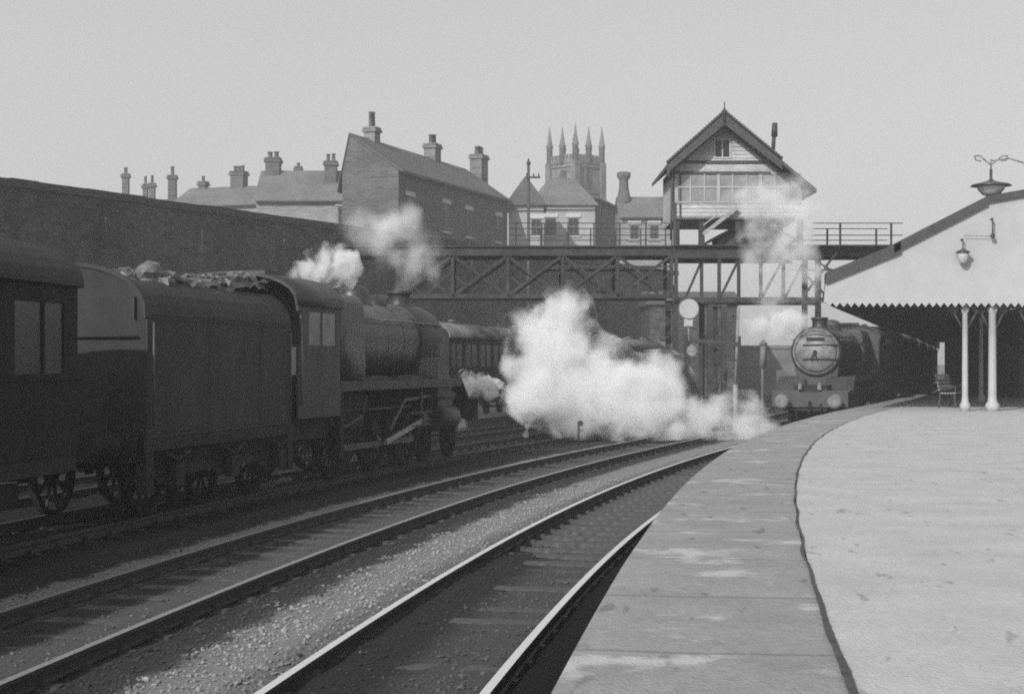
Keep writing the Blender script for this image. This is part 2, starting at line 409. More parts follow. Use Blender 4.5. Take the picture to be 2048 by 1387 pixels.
# coping lip and brick face of the platform
b=MB()
for i in range(0,300):
    t=-8+i*.5; a=pos(t,EDGE); c=pos(t+.5,EDGE); a2=pos(t,EDGE+.12); c2=pos(t+.5,EDGE+.12)
    b.add([(a[0],a[1],PZ-.002),(c[0],c[1],PZ-.002),(c[0],c[1],PZ-.12),(a[0],a[1],PZ-.12)],[(0,1,2,3)])
    b.add([(a[0],a[1],PZ-.12),(c[0],c[1],PZ-.12),(c2[0],c2[1],PZ-.12),(a2[0],a2[1],PZ-.12)],[(0,1,2,3)])
    b.add([(a2[0],a2[1],PZ-.12),(c2[0],c2[1],PZ-.12),(c2[0],c2[1],-.3),(a2[0],a2[1],-.3)],[(0,1,2,3)])
o=b.build('platform_wall',mat('sooty_platform_face',.03,.9,.3,3.)); struct(o)
# the tarry crack between flags and asphalt
def cw(t,s):
    w=.010+.014*max(0,noise.noise(Vector((t*1.1,0,5))))+.010*max(0,1-(t+1)/5)
    return EDGE+CR+.02+.02*noise.noise(Vector((t*.9,1,2)))+s*(w*.9)+s*.006*noise.noise(Vector((t*9,s,2)))
struct(ribbon('platform_crack',mat('tarry_joint',.06,.9,.4,12.,coord='UV'),[lambda t:cw(t,-1),lambda t:cw(t,1)],lambda o,t:PZ+.018,-8,42,.06))

# ------------------------------------------------------------------ locomotives, tender, coaches
def ring_pts(w, zc, top, n=14):      # arch profile of a roof: half-width w, eaves zc, crown top
    return [(w*math.cos(math.pi*i/n), zc+(top-zc)*math.sin(math.pi*i/n)**.8) for i in range(n+1)]

def wheel(parent, name, s, y, r, spokes=18, m=None):
    b=MB(); x=s*.72; n=28
    b.lathe([(r-.07,-.06),(r+.02,-.06),(r+.02,-.035),(r,-.03),(r,.06),(r-.07,.06)],(x,y,r),(s,0,0),n,cap=False)
    b.lathe([(r-.07,.06),(r-.07,-.06)],(x,y,r),(s,0,0),n,cap=False)
    b.cyl((x-s*.07,y,r),(x+s*.09,y,r),r*.2,n=14)
    for k in range(spokes):
        a=2*math.pi*k/spokes; d=Vector((0,math.cos(a),math.sin(a))); c=Vector((x,y,r))
        b.bar(c+d*r*.15,c+d*(r-.05),.035,.045,up=(1,0,0))
    o=b.build(name,m or M['under'],parent,False); return o

def make_loco(label, loc, rz, scale=1., frontmat='door'):
    L=thing('steam_locomotive',label,'steam locomotive',loc,rz,scale=scale)
    zc=2.72
    def bd(b,name,m,par=L): return b.build(name,m,par,False)
    # boiler: tapered barrel and firebox
    b=MB(); b.lathe([(.80,-3.1),(.80,-3.2),(.86,-6.4),(.87,-6.5),(.87,-7.2)],(0,0,zc),(0,1,0),36,cap=False)
    for yy in(-3.15,-4.3,-5.4,-6.45): 
        r=.80+(.06*(-yy-3.1)/3.3); b.lathe([(r+.001,-.02),(r+.005,-.02),(r+.005,.02),(r+.001,.02)],(0,yy,zc),(0,1,0),36,cap=False)
    bo=bd(b,'boiler',M['boiler'])
    # belpaire firebox
    pts=[]
    for k in range(9):
        a=math.pi*k/8; cx_=.62*(1 if math.cos(a)>0 else -1) if 0<k<8 else .62*math.cos(a)/abs(math.cos(a))
        pts.append((.62*(1 if k<4 else (-1 if k>4 else 0))+.27*math.cos(a), zc+.62+.27*math.sin(a)))
    pts=[(.93,1.9),(.93,zc+.1)]+pts+[(-.93,zc+.1),(-.93,1.9)]
    b=MB(); b.prism([(p[0],-9.45,p[1]) for p in pts],(0,2.3,0),True); fb=bd(b,'firebox',M['boiler'])
    b=MB(); b.cyl((0,-7.55,zc+.8),(0,-7.55,zc+1.02),.07,n=10); b.cyl((.18,-7.55,zc+.8),(.18,-7.55,zc+1.0),.06,n=10); bd(b,'safety_valve',M['brass'],fb)
    # smokebox
    b=MB(); b.lathe([(.84,-3.1),(.86,-3.08),(.86,-1.45),(.84,-1.38),(.79,-1.36)],(0,0,zc),(0,1,0),40); 
    b.b2((-.5,-3.0,1.5),(.5,-1.45,2.2)); b.prism([(-.62,-3,1.55),(.62,-3,1.55),(.8,-3,zc-.25),(-.8,-3,zc-.25)],(0,1.5,0))
    sb=bd(b,'smokebox',M['loco'])
    b=MB(); b.lathe([(.70,0),(.70,.04),(.6,.1),(.42,.17),(.2,.205),(0.01,.21)],(0,-1.37,zc),(0,1,0),40); dr=bd(b,'smokebox_door',M[frontmat],sb)
    b=MB(); b.lathe([(.72,0.005),(.775,.005),(.775,.05),(.72,.05)],(0,-1.37,zc),(0,1,0),40,cap=False); bd(b,'door_ring',M['ring'],sb)
    b=MB()
    for zz in(-.26,.22):
        b.bar((-.74,-1.28,zc+zz),(.0,-1.17,zc+zz),.045,.06); b.bar((.0,-1.17,zc+zz),(.42,-1.2,zc+zz),.045,.06)
    b.cyl((0,-1.17,zc),(0,-1.05,zc),.06,n=10); b.bar((0,-1.07,zc),(.15,-1.07,zc-.26),.035); b.bar((0,-1.05,zc),(-.06,-1.05,zc-.28),.035)
    bd(b,'door_handle',M['under'],sb)
    b=MB(); b.b2((-.3,-1.2,zc+.37),(.3,-1.17,zc+.48)); bd(b,'number_plate',M['under'],sb)
    b=MB(); b.tube([(-.56,-1.25,zc+.55),(-.3,-1.2,zc+.6),(.3,-1.2,zc+.6),(.56,-1.25,zc+.55)],.016); bd(b,'handrail',M['ring'],sb)
    # chimney, dome
    b=MB(); b.lathe([(.40,.66),(.30,.80),(.255,.9),(.25,1.05),(.27,1.1),(.30,1.12),(.29,1.18),(.24,1.19),(.22,1.14),(.22,1.0)],(0,-2.25,zc),(0,0,1),24); bd(b,'chimney',M['loco'])
    b=MB(); b.lathe([(.46,.66),(.36,.82),(.34,.98),(.31,1.08),(.22,1.15),(.1,1.18),(.01,1.185)],(0,-5.3,zc),(0,0,1),24); bd(b,'dome',M['boiler'])
    b=MB(); b.lathe([(.30,.70),(.24,.84),(.22,.94),(.14,1.0),(.01,1.02)],(0,-3.9,zc),(0,0,1),20); bd(b,'top_feed',M['boiler'])
    # handrails along the boiler
    for s in(-1,1):
        b=MB(); b.tube([(s*.88,-9.4,zc+.42),(s*.86,-6.5,zc+.42),(s*.82,-1.6,zc+.40)],.02)
        for k in range(6): b.cyl((s*.76,-1.8-k*1.3,zc+.40),(s*.87,-1.8-k*1.3,zc+.40),.02,n=6)
        bd(b,'handrail',M['ring'])
    # running plate
    b=MB(); 
    for s in(-1,1):
        b.b2((s*.35,-9.5,1.83),(s*1.29,-1.5,1.88)); b.b2((s*1.24,-9.5,1.70),(s*1.29,-1.5,1.83))
        b.prism([(s*.35,-1.5,1.88),(s*.35,-1.5,1.83),(s*.35,-1.2,1.58),(s*.35,-.9,1.38),(s*.35,-.9,1.43),(s*.35,-1.15,1.63)],(s*.94,0,0))
        b.b2((s*.35,-.9,1.38),(s*1.29,0,1.43))
    bd(b,'running_plate',M['cabp'])
    b=MB(); b.b2((-.55,-9.5,.75),(.55,-.02,1.6)); b.b2((-.95,-9.5,1.1),(.95,-8.9,1.9)); b.b2((-.9,-9.4,.95),(.9,-7.2,1.9)); b.b2((-1.0,-11.6,.85),(1.0,-9.4,1.25)); bd(b,'frame',M['under'])
    b=MB(); b.b2((-1.25,0,.88),(1.25,.06,1.38)); bb=bd(b,'buffer_beam',M['cabp'])
    b=MB(); b.bar((0,.06,1.08),(0,.3,1.0),.06); b.tube([(0,.28,1.02),(0,.3,.8),(0,.27,.62)],.03); bd(b,'coupling_hook',M['under'],bb); b=MB(); b.tube([(-.35,.08,1.0),(-.38,.16,.6),(-.36,.2,.45)],.03); bd(b,'brake_hose',M['under'],bb)
    for s in(-1,1):
        b=MB(); b.lathe([(.14,0),(.13,.18),(.085,.2),(.085,.38),(.24,.40),(.245,.43),(.15,.455),(.01,.46)],(s*.865,.06,1.07),(0,1,0),22); bd(b,'buffer',[M['tender_end'] if frontmat=='x' else M['ring']])
        b=MB(); b.b2((s*.32-.06,.02,1.46),(s*.32+.06,.12,1.64)); b.cyl((s*.32,.12,1.56),(s*.32,.15,1.56),.05,n=12); b.cyl((s*.32,.07,1.64),(s*.32,.07,1.7),.03,n=8); bd(b,'lamp',M['door'])
        # cylinders with valve chests
        b=MB(); b.cyl((s*1.02,-3.0,.98),(s*1.02,-1.7,.98),.31,n=24); b.lathe([(.3,0),(.26,.05),(.1,.08)],(s*1.02,-1.7,.98),(0,1,0),20); b.cyl((s*.98,-3.05,1.48),(s*.98,-1.6,1.48),.19,n=20)
        b.b2((s*.72,-2.9,1.0),(s*1.15,-1.8,1.7)); bd(b,'cylinder',M['loco'])
        # drivers
        for yy in(-4.1,-6.2,-8.55): wheel(L,'driving_wheel',s,yy,.9)
        for yy in(-.75,-2.7): wheel(L,'bogie_wheel',s,yy,.48,10)
        # splashers
        for yy in(-4.1,-6.2,-8.55):
            b=MB(); pl=[(s*.66,yy+.95*math.cos(math.pi*k/10),1.88+max(0,.10)*math.sin(math.pi*k/10)) for k in range(11)]
            b.prism(pl,(s*.2,0,0)); bd(b,'splasher',M['loco'])
        # motion
        b=MB(); b.bar((s*.93,-8.55,.58),(s*.93,-4.1,.58),.05,.12); bd(b,'coupling_rod',M['rod_dull'])
        b=MB(); b.bar((s*1.04,-6.2,.60),(s*1.04,-3.65,.98),.05,.11); bd(b,'connecting_rod',M['rod'])
        b=MB(); b.bar((s*1.04,-4.6,1.15),(s*1.04,-3.0,1.15),.06,.05); b.bar((s*1.04,-4.6,.86),(s*1.04,-3.0,.86),.06,.05); b.bar((s*1.04,-3.75,.98),(s*1.04,-2.9,.98),.05); b.b2((s*.98,-3.8,.86),(s*1.1,-3.5,1.12))
        b.bar((s*1.1,-6.1,.85),(s*1.08,-5.1,1.45),.035,.07); b.bar((s*1.08,-5.1,1.45),(s*1.06,-3.2,1.5),.03,.06); b.bar((s*1.12,-4.05,1.1),(s*1.1,-3.95,1.62),.035,.06); bd(b,'valve_gear',M['rod_dull'])
        b=MB(); b.b2((s*1.05,-9.3,1.0),(s*1.2,-9.1,1.8)); b.b2((s*1.0,-9.3,.42),(s*1.2,-9.1,1.0)); b.b2((s*.98,-9.4,.40),(s*1.25,-9.0,.44)); b.b2((s*.98,-9.4,.8),(s*1.25,-9.0,.84)); bd(b,'step',M['under'])
        b=MB(); b.tube([(s*.9,-9.2,1.05),(s*1.05,-8.6,1.0),(s*1.1,-7.8,1.2),(s*1.1,-7.6,1.6)],.04); b.tube([(s*.95,-9.3,1.3),(s*1.0,-4.5,1.3)],.025); bd(b,'pipe',M['cabp'])
    # cab
    b=MB(); w=1.28
    for s in(-1,1):
        x0,x1=s*w,s*(w-.04)
        b.b2((x0,-11.6,1.25),(x1,-9.5,2.55)); b.b2((x0,-11.6,3.15),(x1,-9.5,3.3))
        b.b2((x0,-11.45,2.55),(x1,-11.1,3.15)); b.b2((x0,-10.5,2.55),(x1,-10.42,3.15)); b.b2((x0,-9.75,2.55),(x1,-9.5,3.15))
    ar=ring_pts(w,3.27,3.82)
    b.prism([(-w,-9.54,1.85),(w,-9.54,1.85)]+[(p[0],-9.54,p[1]-.03) for p in ar],(0,.04,0))
    cab=bd(b,'cab',M['cabp'])
    b=MB(); outer=ring_pts(w+.05,3.25,3.86); inner=ring_pts(w+.01,3.24,3.81)
    b.prism([(p[0],-11.75,p[1]) for p in outer]+[(p[0],-11.75,p[1]) for p in inner[::-1]],(0,2.35,0),True)
    b.b2((-.35,-10.9,3.84),(.35,-10.3,3.91)); bd(b,'cab_roof',M['loco'],cab)
    for s in(-1,1):
        for ya,yb in((-11.1,-10.5),(-10.42,-9.75)):
            b=MB(); b.b2((s*(w-.012),ya,2.55),(s*(w-.026),yb,3.15)); bd(b,'cab_window',M['glassl'],cab)
        b=MB(); b.tube([(s*(w+.03),-11.5,1.5),(s*(w+.03),-11.5,2.9)],.018); bd(b,'handrail',M['ring'],cab)
    # digits on the cabside are only pale worn strokes
    return L

def make_tender(label, loc, rz, scale=1., Lh=6.5):
    T=thing('locomotive_tender',label,'tender',loc,rz,scale=scale)     # origin at rear, forward +y
    def bd(b,name,m,par=T): return b.build(name,m,par,False)
    w=1.27
    pr=[(w,1.18),(w,2.9),(w-.03,3.06),(w-.1,3.2),(w-.2,3.31),(w-.34,3.41)]
    b=MB()
    for s in(-1,1):
        out=[(s*p[0],0,p[1]) for p in pr]; inn=[(s*(p[0]-.03),0,p[1]) for p in pr[::-1]]
        b.prism(out+inn,(0,Lh,0))
        for yy in (2.2,4.4): b.b2((s*w,yy-.012,1.2),(s*(w+.004),yy+.012,2.9))
        b.b2((s*(w-.01),0,2.9),(s*(w+.010),Lh,2.92))
    for s in(-1,1):
        for k in range(int(Lh/.11)):
            for zz in(1.24,2.84): b.box((s*(w+.004),.06+k*.11,zz),(.012,.022,.022))
        for yy in(2.13,2.27,4.33,4.47,.06,Lh-.06):
            for k in range(14): b.box((s*(w+.004),yy,1.33+k*.11),(.012,.022,.022))
    b.b2((-w+.03,.05,1.18),(w-.03,Lh-.05,2.5)); b.b2((-w+.03,Lh-.3,2.4),(w-.03,Lh-.05,3.05))
    tk=bd(b,'tank',M['tender'])
    # arched rear plate, pale with ash
    ar=ring_pts(w-.035,2.86,3.62,18)
    b=MB(); b.prism([(-w+.031,0,1.2),(w-.031,0,1.2)]+[(p[0],0,p[1]) for p in ar],(0,.05,0)); bd(b,'rear_plate',M['tender_end'])
    b=MB(); out=ring_pts(w-.01,2.86,3.65,18); inn=ring_pts(w-.05,2.86,3.59,18)
    b.prism([(p[0],-.03,p[1]) for p in out]+[(p[0],-.03,p[1]) for p in inn[::-1]],(0,.1,0)); b.tube([(-.9,-.05,2.6),(1.15,-.05,2.6)],.018)
    b.b2((w-.2,-.06,2.85),(w-.17,-.0,3.15)); bd(b,'beading',M['tender'],)
    # ladder and lamp irons
    b=MB()
    for x in(.7,.95): b.bar((x,-.06,1.2),(x,-.06,2.1),.02)
    for k in range(3): b.bar((.7,-.06,1.35+k*.27),(.95,-.06,1.35+k*.27),.02)
    bd(b,'ladder',M['tender'])
    # sloping coal plates and the coal itself
    b=MB(); 
    for s in(-1,1): b.add([(s*(w-.34),.9,3.4),(s*(w-.34),Lh-.3,3.4),(s*.3,Lh-.3,2.55),(s*.3,.9,2.75)],[(0,1,2,3)])
    b.b2((-w+.3,.05,3.0),(w-.3,.9,3.3)); b.cyl((.35,.5,3.1),(.35,.5,3.28),.25,n=16); bd(b,'coal_space',M['tender'])
    b=MB(); random.seed(11)
    def heap(x,y):
        return 3.30+.28*math.exp(-((y-1.9)/1.0)**2)*(1-.45*(x/1.0)**2)+.38*math.exp(-((y-4.9)/1.7)**2)-.05*x*x
    nx,ny=16,44; vs=[];fs=[]
    for i in range(ny+1):
        for j in range(nx+1):
            x_=-w+.30+(2*w-.60)*j/nx; y_=.95+(Lh-1.3)*i/ny
            vs.append((x_,y_,heap(x_,y_)+.07*noise.noise(Vector((x_*5,y_*5,0)))-(.12 if j in(0,nx) else 0)))
    for i in range(ny):
        for j in range(nx): fs.append((i*(nx+1)+j,i*(nx+1)+j+1,(i+1)*(nx+1)+j+1,(i+1)*(nx+1)+j))
    b.add(vs,fs)
    for k in range(520):
        x_=random.uniform(-w+.34,w-.34); y_=random.uniform(1.,Lh-.4); r=random.uniform(.03,.075)*(1.1 if y_<3.2 else .8)
        b.cur=1 if random.random()<.12 else 0
        m_=Matrix.Rotation(random.uniform(0,3),3,'Z')@Matrix.Rotation(random.uniform(-1,1),3,'X')
        b.box((x_,y_,heap(x_,y_)+r*.3),(r*2,r*1.6,r*1.5),m=m_,taper=.75)
    b.cur=1
    for (x_,y_,r) in ((.6,1.5,.21),(.8,1.8,.12),(.45,1.95,.12),(.75,3.2,.10),(.8,4.4,.12),(.75,4.8,.12),(.8,5.1,.11),(.82,.95,.1)):
        o_=len(b.v); b.ball((x_,y_,heap(x_,y_)+r*.35),r,9,(1.1,1.1,.8)); c_=Vector((x_,y_,heap(x_,y_)+r*.35))
        for q_ in range(o_,len(b.v)): v_=b.v[q_]-c_; b.v[q_]=c_+v_*(1+.4*noise.noise(v_*(2.2/r)+Vector((x_,y_,r))*9))
        for q_ in range(len(b.sm)-81,len(b.sm)): b.sm[q_]=False
    cl=bd(b,'coal',[M['coal'],M['coal2']]); cl['kind']='stuff'
    # underframe
    b=MB(); 
    for s in(-1,1):
        b.b2((s*(w-.06),-.1,1.0),(s*(w-.0),Lh+.1,1.17)); b.b2((s*(w-.1),0,.6),(s*(w-.12),Lh,1.0)); b.prism([(s*(w-.1),.2,1.0),(s*(w-.1),Lh-.1,1.0),(s*(w-.1),Lh-.3,.62),(s*(w-.1),Lh-1.2,.5),(s*(w-.1),Lh-1.6,.75),(s*(w-.1),3.9,.75),(s*(w-.1),3.6,.5),(s*(w-.1),2.8,.5),(s*(w-.1),2.5,.75),(s*(w-.1),1.7,.75),(s*(w-.1),1.4,.5),(s*(w-.1),.6,.5)],(s*-.04,0,0))
        for yy in(1.05,3.2,5.35): b.b2((s*(w-.08),yy-.16,.45),(s*(w+.04),yy+.16,.78)); b.tube([(s*(w),yy-.45,.95),(s*(w),yy,.82),(s*(w),yy+.45,.95)],.03)
        b.b2((s*(w-.15),Lh-.15,.4),(s*w,Lh+.1,1.0)); b.b2((s*(w-.15),-.05,.4),(s*w,.2,1.0))
    b.b2((-w+.1,-.15,.85),(w-.1,-.05,1.25)); bd(b,'frame',M['under'])
    for s in(-1,1):
        b=MB()
        for yy in(.12,Lh-.12): b.tube([(s*(w+.04),yy,1.35),(s*(w+.04),yy,2.8)],.016,6)
        bd(b,'handrail',M['rod_dull'])
        for yy in(1.05,3.2,5.35): wheel(T,'wheel',s,yy,.62,10)
        b=MB(); b.lathe([(.13,0),(.12,.15),(.08,.18),(.08,.3),(.2,.32),(.2,.36),(.01,.38)],(s*.865,-.15,1.07),(0,-1,0),18); bd(b,'buffer',M['under'])
    return T

def make_coach(label, loc, rz, Lh=17., roofm='roof_grey', group=None, ztop=3.8, scale=1., dim=False, full=True):
    T=thing('passenger_coach',label,'railway coach',loc,rz,group,scale)   # origin at near end, forward +y
    def bd(b,name,m,par=T): return b.build(name,m,par,False)
    w=1.36; b=MB()
    nwin=max(3,int(Lh/1.95)); step=Lh/nwin
    for s in(-1,1):
        x0,x1=s*w,s*(w-.06)
        b.b2((x0,0,1.1),(x1,Lh,2.1)); b.b2((x0,0,2.95),(x1,Lh,3.22))
        for k in range(nwin+1):
            yc=min(max(k*step,.2),Lh-.2); b.b2((x0,yc-.2,2.1),(x1,yc+.2,2.95))
        for k in range(nwin): b.b2((x0,k*step+step/2-.03,2.1),(x1,k*step+step/2+.03,2.95))
        b.b2((s*(w-.005),0,2.02),(s*(w+.012),Lh,2.06))
    for yy in(0,Lh-.06): 
        b.b2((-w+.06,yy,1.1),(-.45,yy+.06,3.22)); b.b2((.45,yy,1.1),(w-.06,yy+.06,3.22)); b.b2((-.45,yy,3.0),(.45,yy+.06,3.22))
    b.b2((-w+.06,.06,1.1),(w-.06,Lh-.06,1.2))
    for yy in(0,Lh-.06):
        ar=ring_pts(w-.02,3.2,ztop-.04); b.prism([(p[0],yy,p[1]) for p in ar],(0,.06,0))
    body=bd(b,'body',M['coach'])
    b=MB(); o=ring_pts(w+.07,3.18,ztop); i_=ring_pts(w+.03,3.16,ztop-.05)
    b.prism([(p[0],-.06,p[1]) for p in o]+[(p[0],-.06,p[1]) for p in i_[::-1]],(0,Lh+.12,0),True)
    for k in range(int(Lh/2.6)): b.lathe([(.12,0),(.12,.1),(.18,.12),(.05,.2)],(.3*(1 if k%2 else -1),1.5+k*2.6,ztop-.06),(0,0,1),10)
    bd(b,'roof',M[roofm])
    if full:
        for s in(-1,1):
            for k in range(nwin):
                b=MB(); b.b2((s*(w-.02),k*step+.2,2.1),(s*(w-.035),k*step+step-.2,2.95)); bd(b,'window',M['glass'],body)
    for yy in(-.3,Lh+.02):
        b=MB(); 
        for k in range(4): b.b2((-.5,yy+k*.07,1.2),(.5,yy+k*.07+.045,3.1))
        b.b2((-.42,yy,1.25),(.42,yy+.28,3.05)); bd(b,'gangway',M['under'])
    b=MB(); 
    for s in(-1,1):
        b.b2((s*(w-.1),0,.9),(s*(w-.02),Lh,1.1)); b.b2((s*(w-.02),1,.93),(s*(w+.2),Lh-1,.97)) if full else None
        b.tube([(s*1.1,4.5,.9),(s*1.1,6.,.5),(s*1.1,Lh-6,.5),(s*1.1,Lh-4.5,.9)],.04)
    for yy in(2.6,Lh-2.6):
        for s in(-1,1): b.b2((s*.95,yy-1.6,.55),(s*1.05,yy+1.6,.8))
    b.b2((-.9,0,.85),(.9,Lh,1.05)); bd(b,'underframe',M['under'])
    for yy in(1.4,3.8,Lh-3.8,Lh-1.4):
        for s in(-1,1): wheel(T,'wheel',s,yy,.46,9)
    return T

# left train: coach, tender and engine on the third line
def seat(off, Ya, Yb):
    ta,tb=tY(off,Ya),tY(off,Yb); a,b_=pos(ta,off),pos(tb,off)
    return (a[0],a[1],0),math.atan2(-(b_[0]-a[0]),b_[1]-a[1]),math.hypot(b_[0]-a[0],b_[1]-a[1])
lc,rz,ln=seat(C3,29.2,40.6)
fx,fy,_=pos(tY(C3,40.5),C3)
make_loco('dark sooty locomotive at left heading away, white steam blowing from its safety valves',(fx,fy,0),rz)
lc,rz,ln=seat(C3,23.15,28.9)
make_tender('black tender heaped with coal, behind the dark locomotive at left',lc,rz,1.,ln)
ta=tY(C3,20.75); tb=ta-17.3; a=pos(tb,C3); b_=pos(ta,C3)
make_coach('dark coach coupled behind the coal tender, cut off by the left picture edge',(a[0],a[1],0),math.atan2(-(b_[0]-a[0]),b_[1]-a[1]),math.hypot(b_[0]-a[0],b_[1]-a[1]),'roof_dark')

# right train, coming towards the camera
fx,fy,fh=pos(tY(C1,52.5),C1)
t1=tY(C1,52.5); a=pos(t1+11,C1)
rz=math.atan2(-(fx-a[0]),fy-a[1])
make_loco('locomotive facing the camera beside the platform, grey round smokebox door',(fx,fy,0),rz,.96)
t=t1+11.3
a=pos(t+6.3,C1); b_=pos(t,C1); make_tender('tender of the locomotive facing the camera, under the canopy',(a[0],a[1],0),math.atan2(-(b_[0]-a[0]),b_[1]-a[1]),.95,6.4)
t+=6.8
for k,lab in enumerate(['first coach behind the engine that faces the camera, in canopy shade','second coach along the platform under the canopy','third coach along the platform under the canopy','fourth and farthest coach along the platform']):
    a=pos(t,C1); b_=pos(t+17,C1); make_coach(lab,(a[0],a[1],0),math.atan2(-(b_[0]-a[0]),b_[1]-a[1]),17.,'roof_grey','coaches of the train at the platform')
    t+=17.9
# coaches standing on the far siding
sx,sy=-3.6,60.; ang=R(13.6)
for k,lab in enumerate(['nearest coach of the row standing before the brick wall, left of the big steam cloud','second coach of the row before the brick wall, behind the steam cloud','third coach of the row before the brick wall, right of the steam cloud','coach behind the bridge trestles in the row before the brick wall','farthest coach of the row before the brick wall']):
    make_coach(lab,(sx+math.sin(ang)*18*k,sy+math.cos(ang)*18*k,0),-ang,17.2,'roof_grey','coaches standing in the siding below the wall')

# ------------------------------------------------------------------ retaining wall and raised street behind it
W0=P(-140,362-28,0)  # placeholder, replaced below
WZ=10.
def wy(u,y): return (WZ-CH)*F/(HY-y)
Ya=wy(60,362); Yb=wy(1345,541)
A=Vector(((60-CX)*Ya/F,Ya,0)); B=Vector(((1345-CX)*Yb/F,Yb,0)); d=(B-A).normalized(); A2=A-d*45
wl=thing('brick_wall','long sooty brick retaining wall running along the railway below the houses','retaining wall',(A2.x,A2.y,-.3))
nrm=Vector((-d.y,d.x,0)); nrm=nrm if nrm.x<0 else -nrm
b=MB(); b.prism([A2,A2+nrm*.9,B+nrm*.9,B],(0,0,WZ-.35)); 
Lw=(B-A2).length; k=0
while k*7.<Lw: 
    c=A2+d*(k*7.+1)-nrm*.14; b.box((c.x,c.y,WZ/2-.6),(.28,.9,WZ-1.2),rz=math.atan2(-d.x,d.y)); k+=1
b.build('wall',M['wall'],wl)
b=MB(); k=0.; random.seed(3)
while k<Lw:
    L_=random.uniform(1.1,1.7); c=A2+d*(k+L_/2)+nrm*(.45+random.uniform(-.015,.015)); zz=random.uniform(-.03,.02)
    b.box((c.x,c.y,WZ-.17+zz),(1.14,L_-.015,.34),rz=math.atan2(-d.x,d.y)); k+=L_
b.build('coping',mat('sooty_coping',.05,.9,.3,2.),wl)
b=MB(); q=A2+nrm*1.0; q2=B+nrm*1.0; b.add([(q.x,q.y,7.2),(q2.x,q2.y,7.2),(q2.x+6,q2.y+400,7.2),(-500,400,7.2),(-500,q.y,7.2)],[(0,1,2,3,4)]); b.add([(q2.x,q2.y,7.2),(q2.x+6,q2.y+400,7.2),(q2.x+6,q2.y+400,-.3),(q2.x,q2.y,-.3)],[(0,1,2,3)])
struct(b.build('street',gm))

# ------------------------------------------------------------------ houses
def s_for_u(p, q, u):
    k=(u-CX)/F; dx_,dy_=q.x-p.x,q.y-p.y
    return (k*p.y-p.x)/(dx_-k*dy_)
def stack(house_roof, c, zb, zt, w, dp, ang, pots, pr=.13, ph=.8, m='brick_d', cap=.12):
    b=MB(); b.box((c[0],c[1],(zb+zt)/2),(w,dp,zt-zb),rz=ang); b.box((c[0],c[1],zt-.2),(w+cap*2,dp+cap*2,.22),rz=ang); b.box((c[0],c[1],zt+.02),(w+cap,dp+cap,.12),rz=ang)
    ch=b.build('chimney',M[m],house_roof)
    for i in range(pots):
        f=(i-(pots-1)/2)*(w*.82/max(1,pots-.2)); x_=c[0]+math.cos(ang)*f; y_=c[1]+math.sin(ang)*f; hh=ph*random.uniform(.85,1.1)
        b=MB(); b.lathe([(pr*1.15,0),(pr,.1),(pr*.85,hh-.12),(pr*1.1,hh-.1),(pr*1.1,hh),(pr*.7,hh)],(x_,y_,zt+.07),(0,0,1),10)
        o=b.build('chimney_pot',M['pot']); me=o.data
        loc=(ch.parent.parent.location if ch.parent.parent else Vector())+ch.parent.location
        for v in me.vertices: v.co-=loc
        o.parent=ch
    return ch
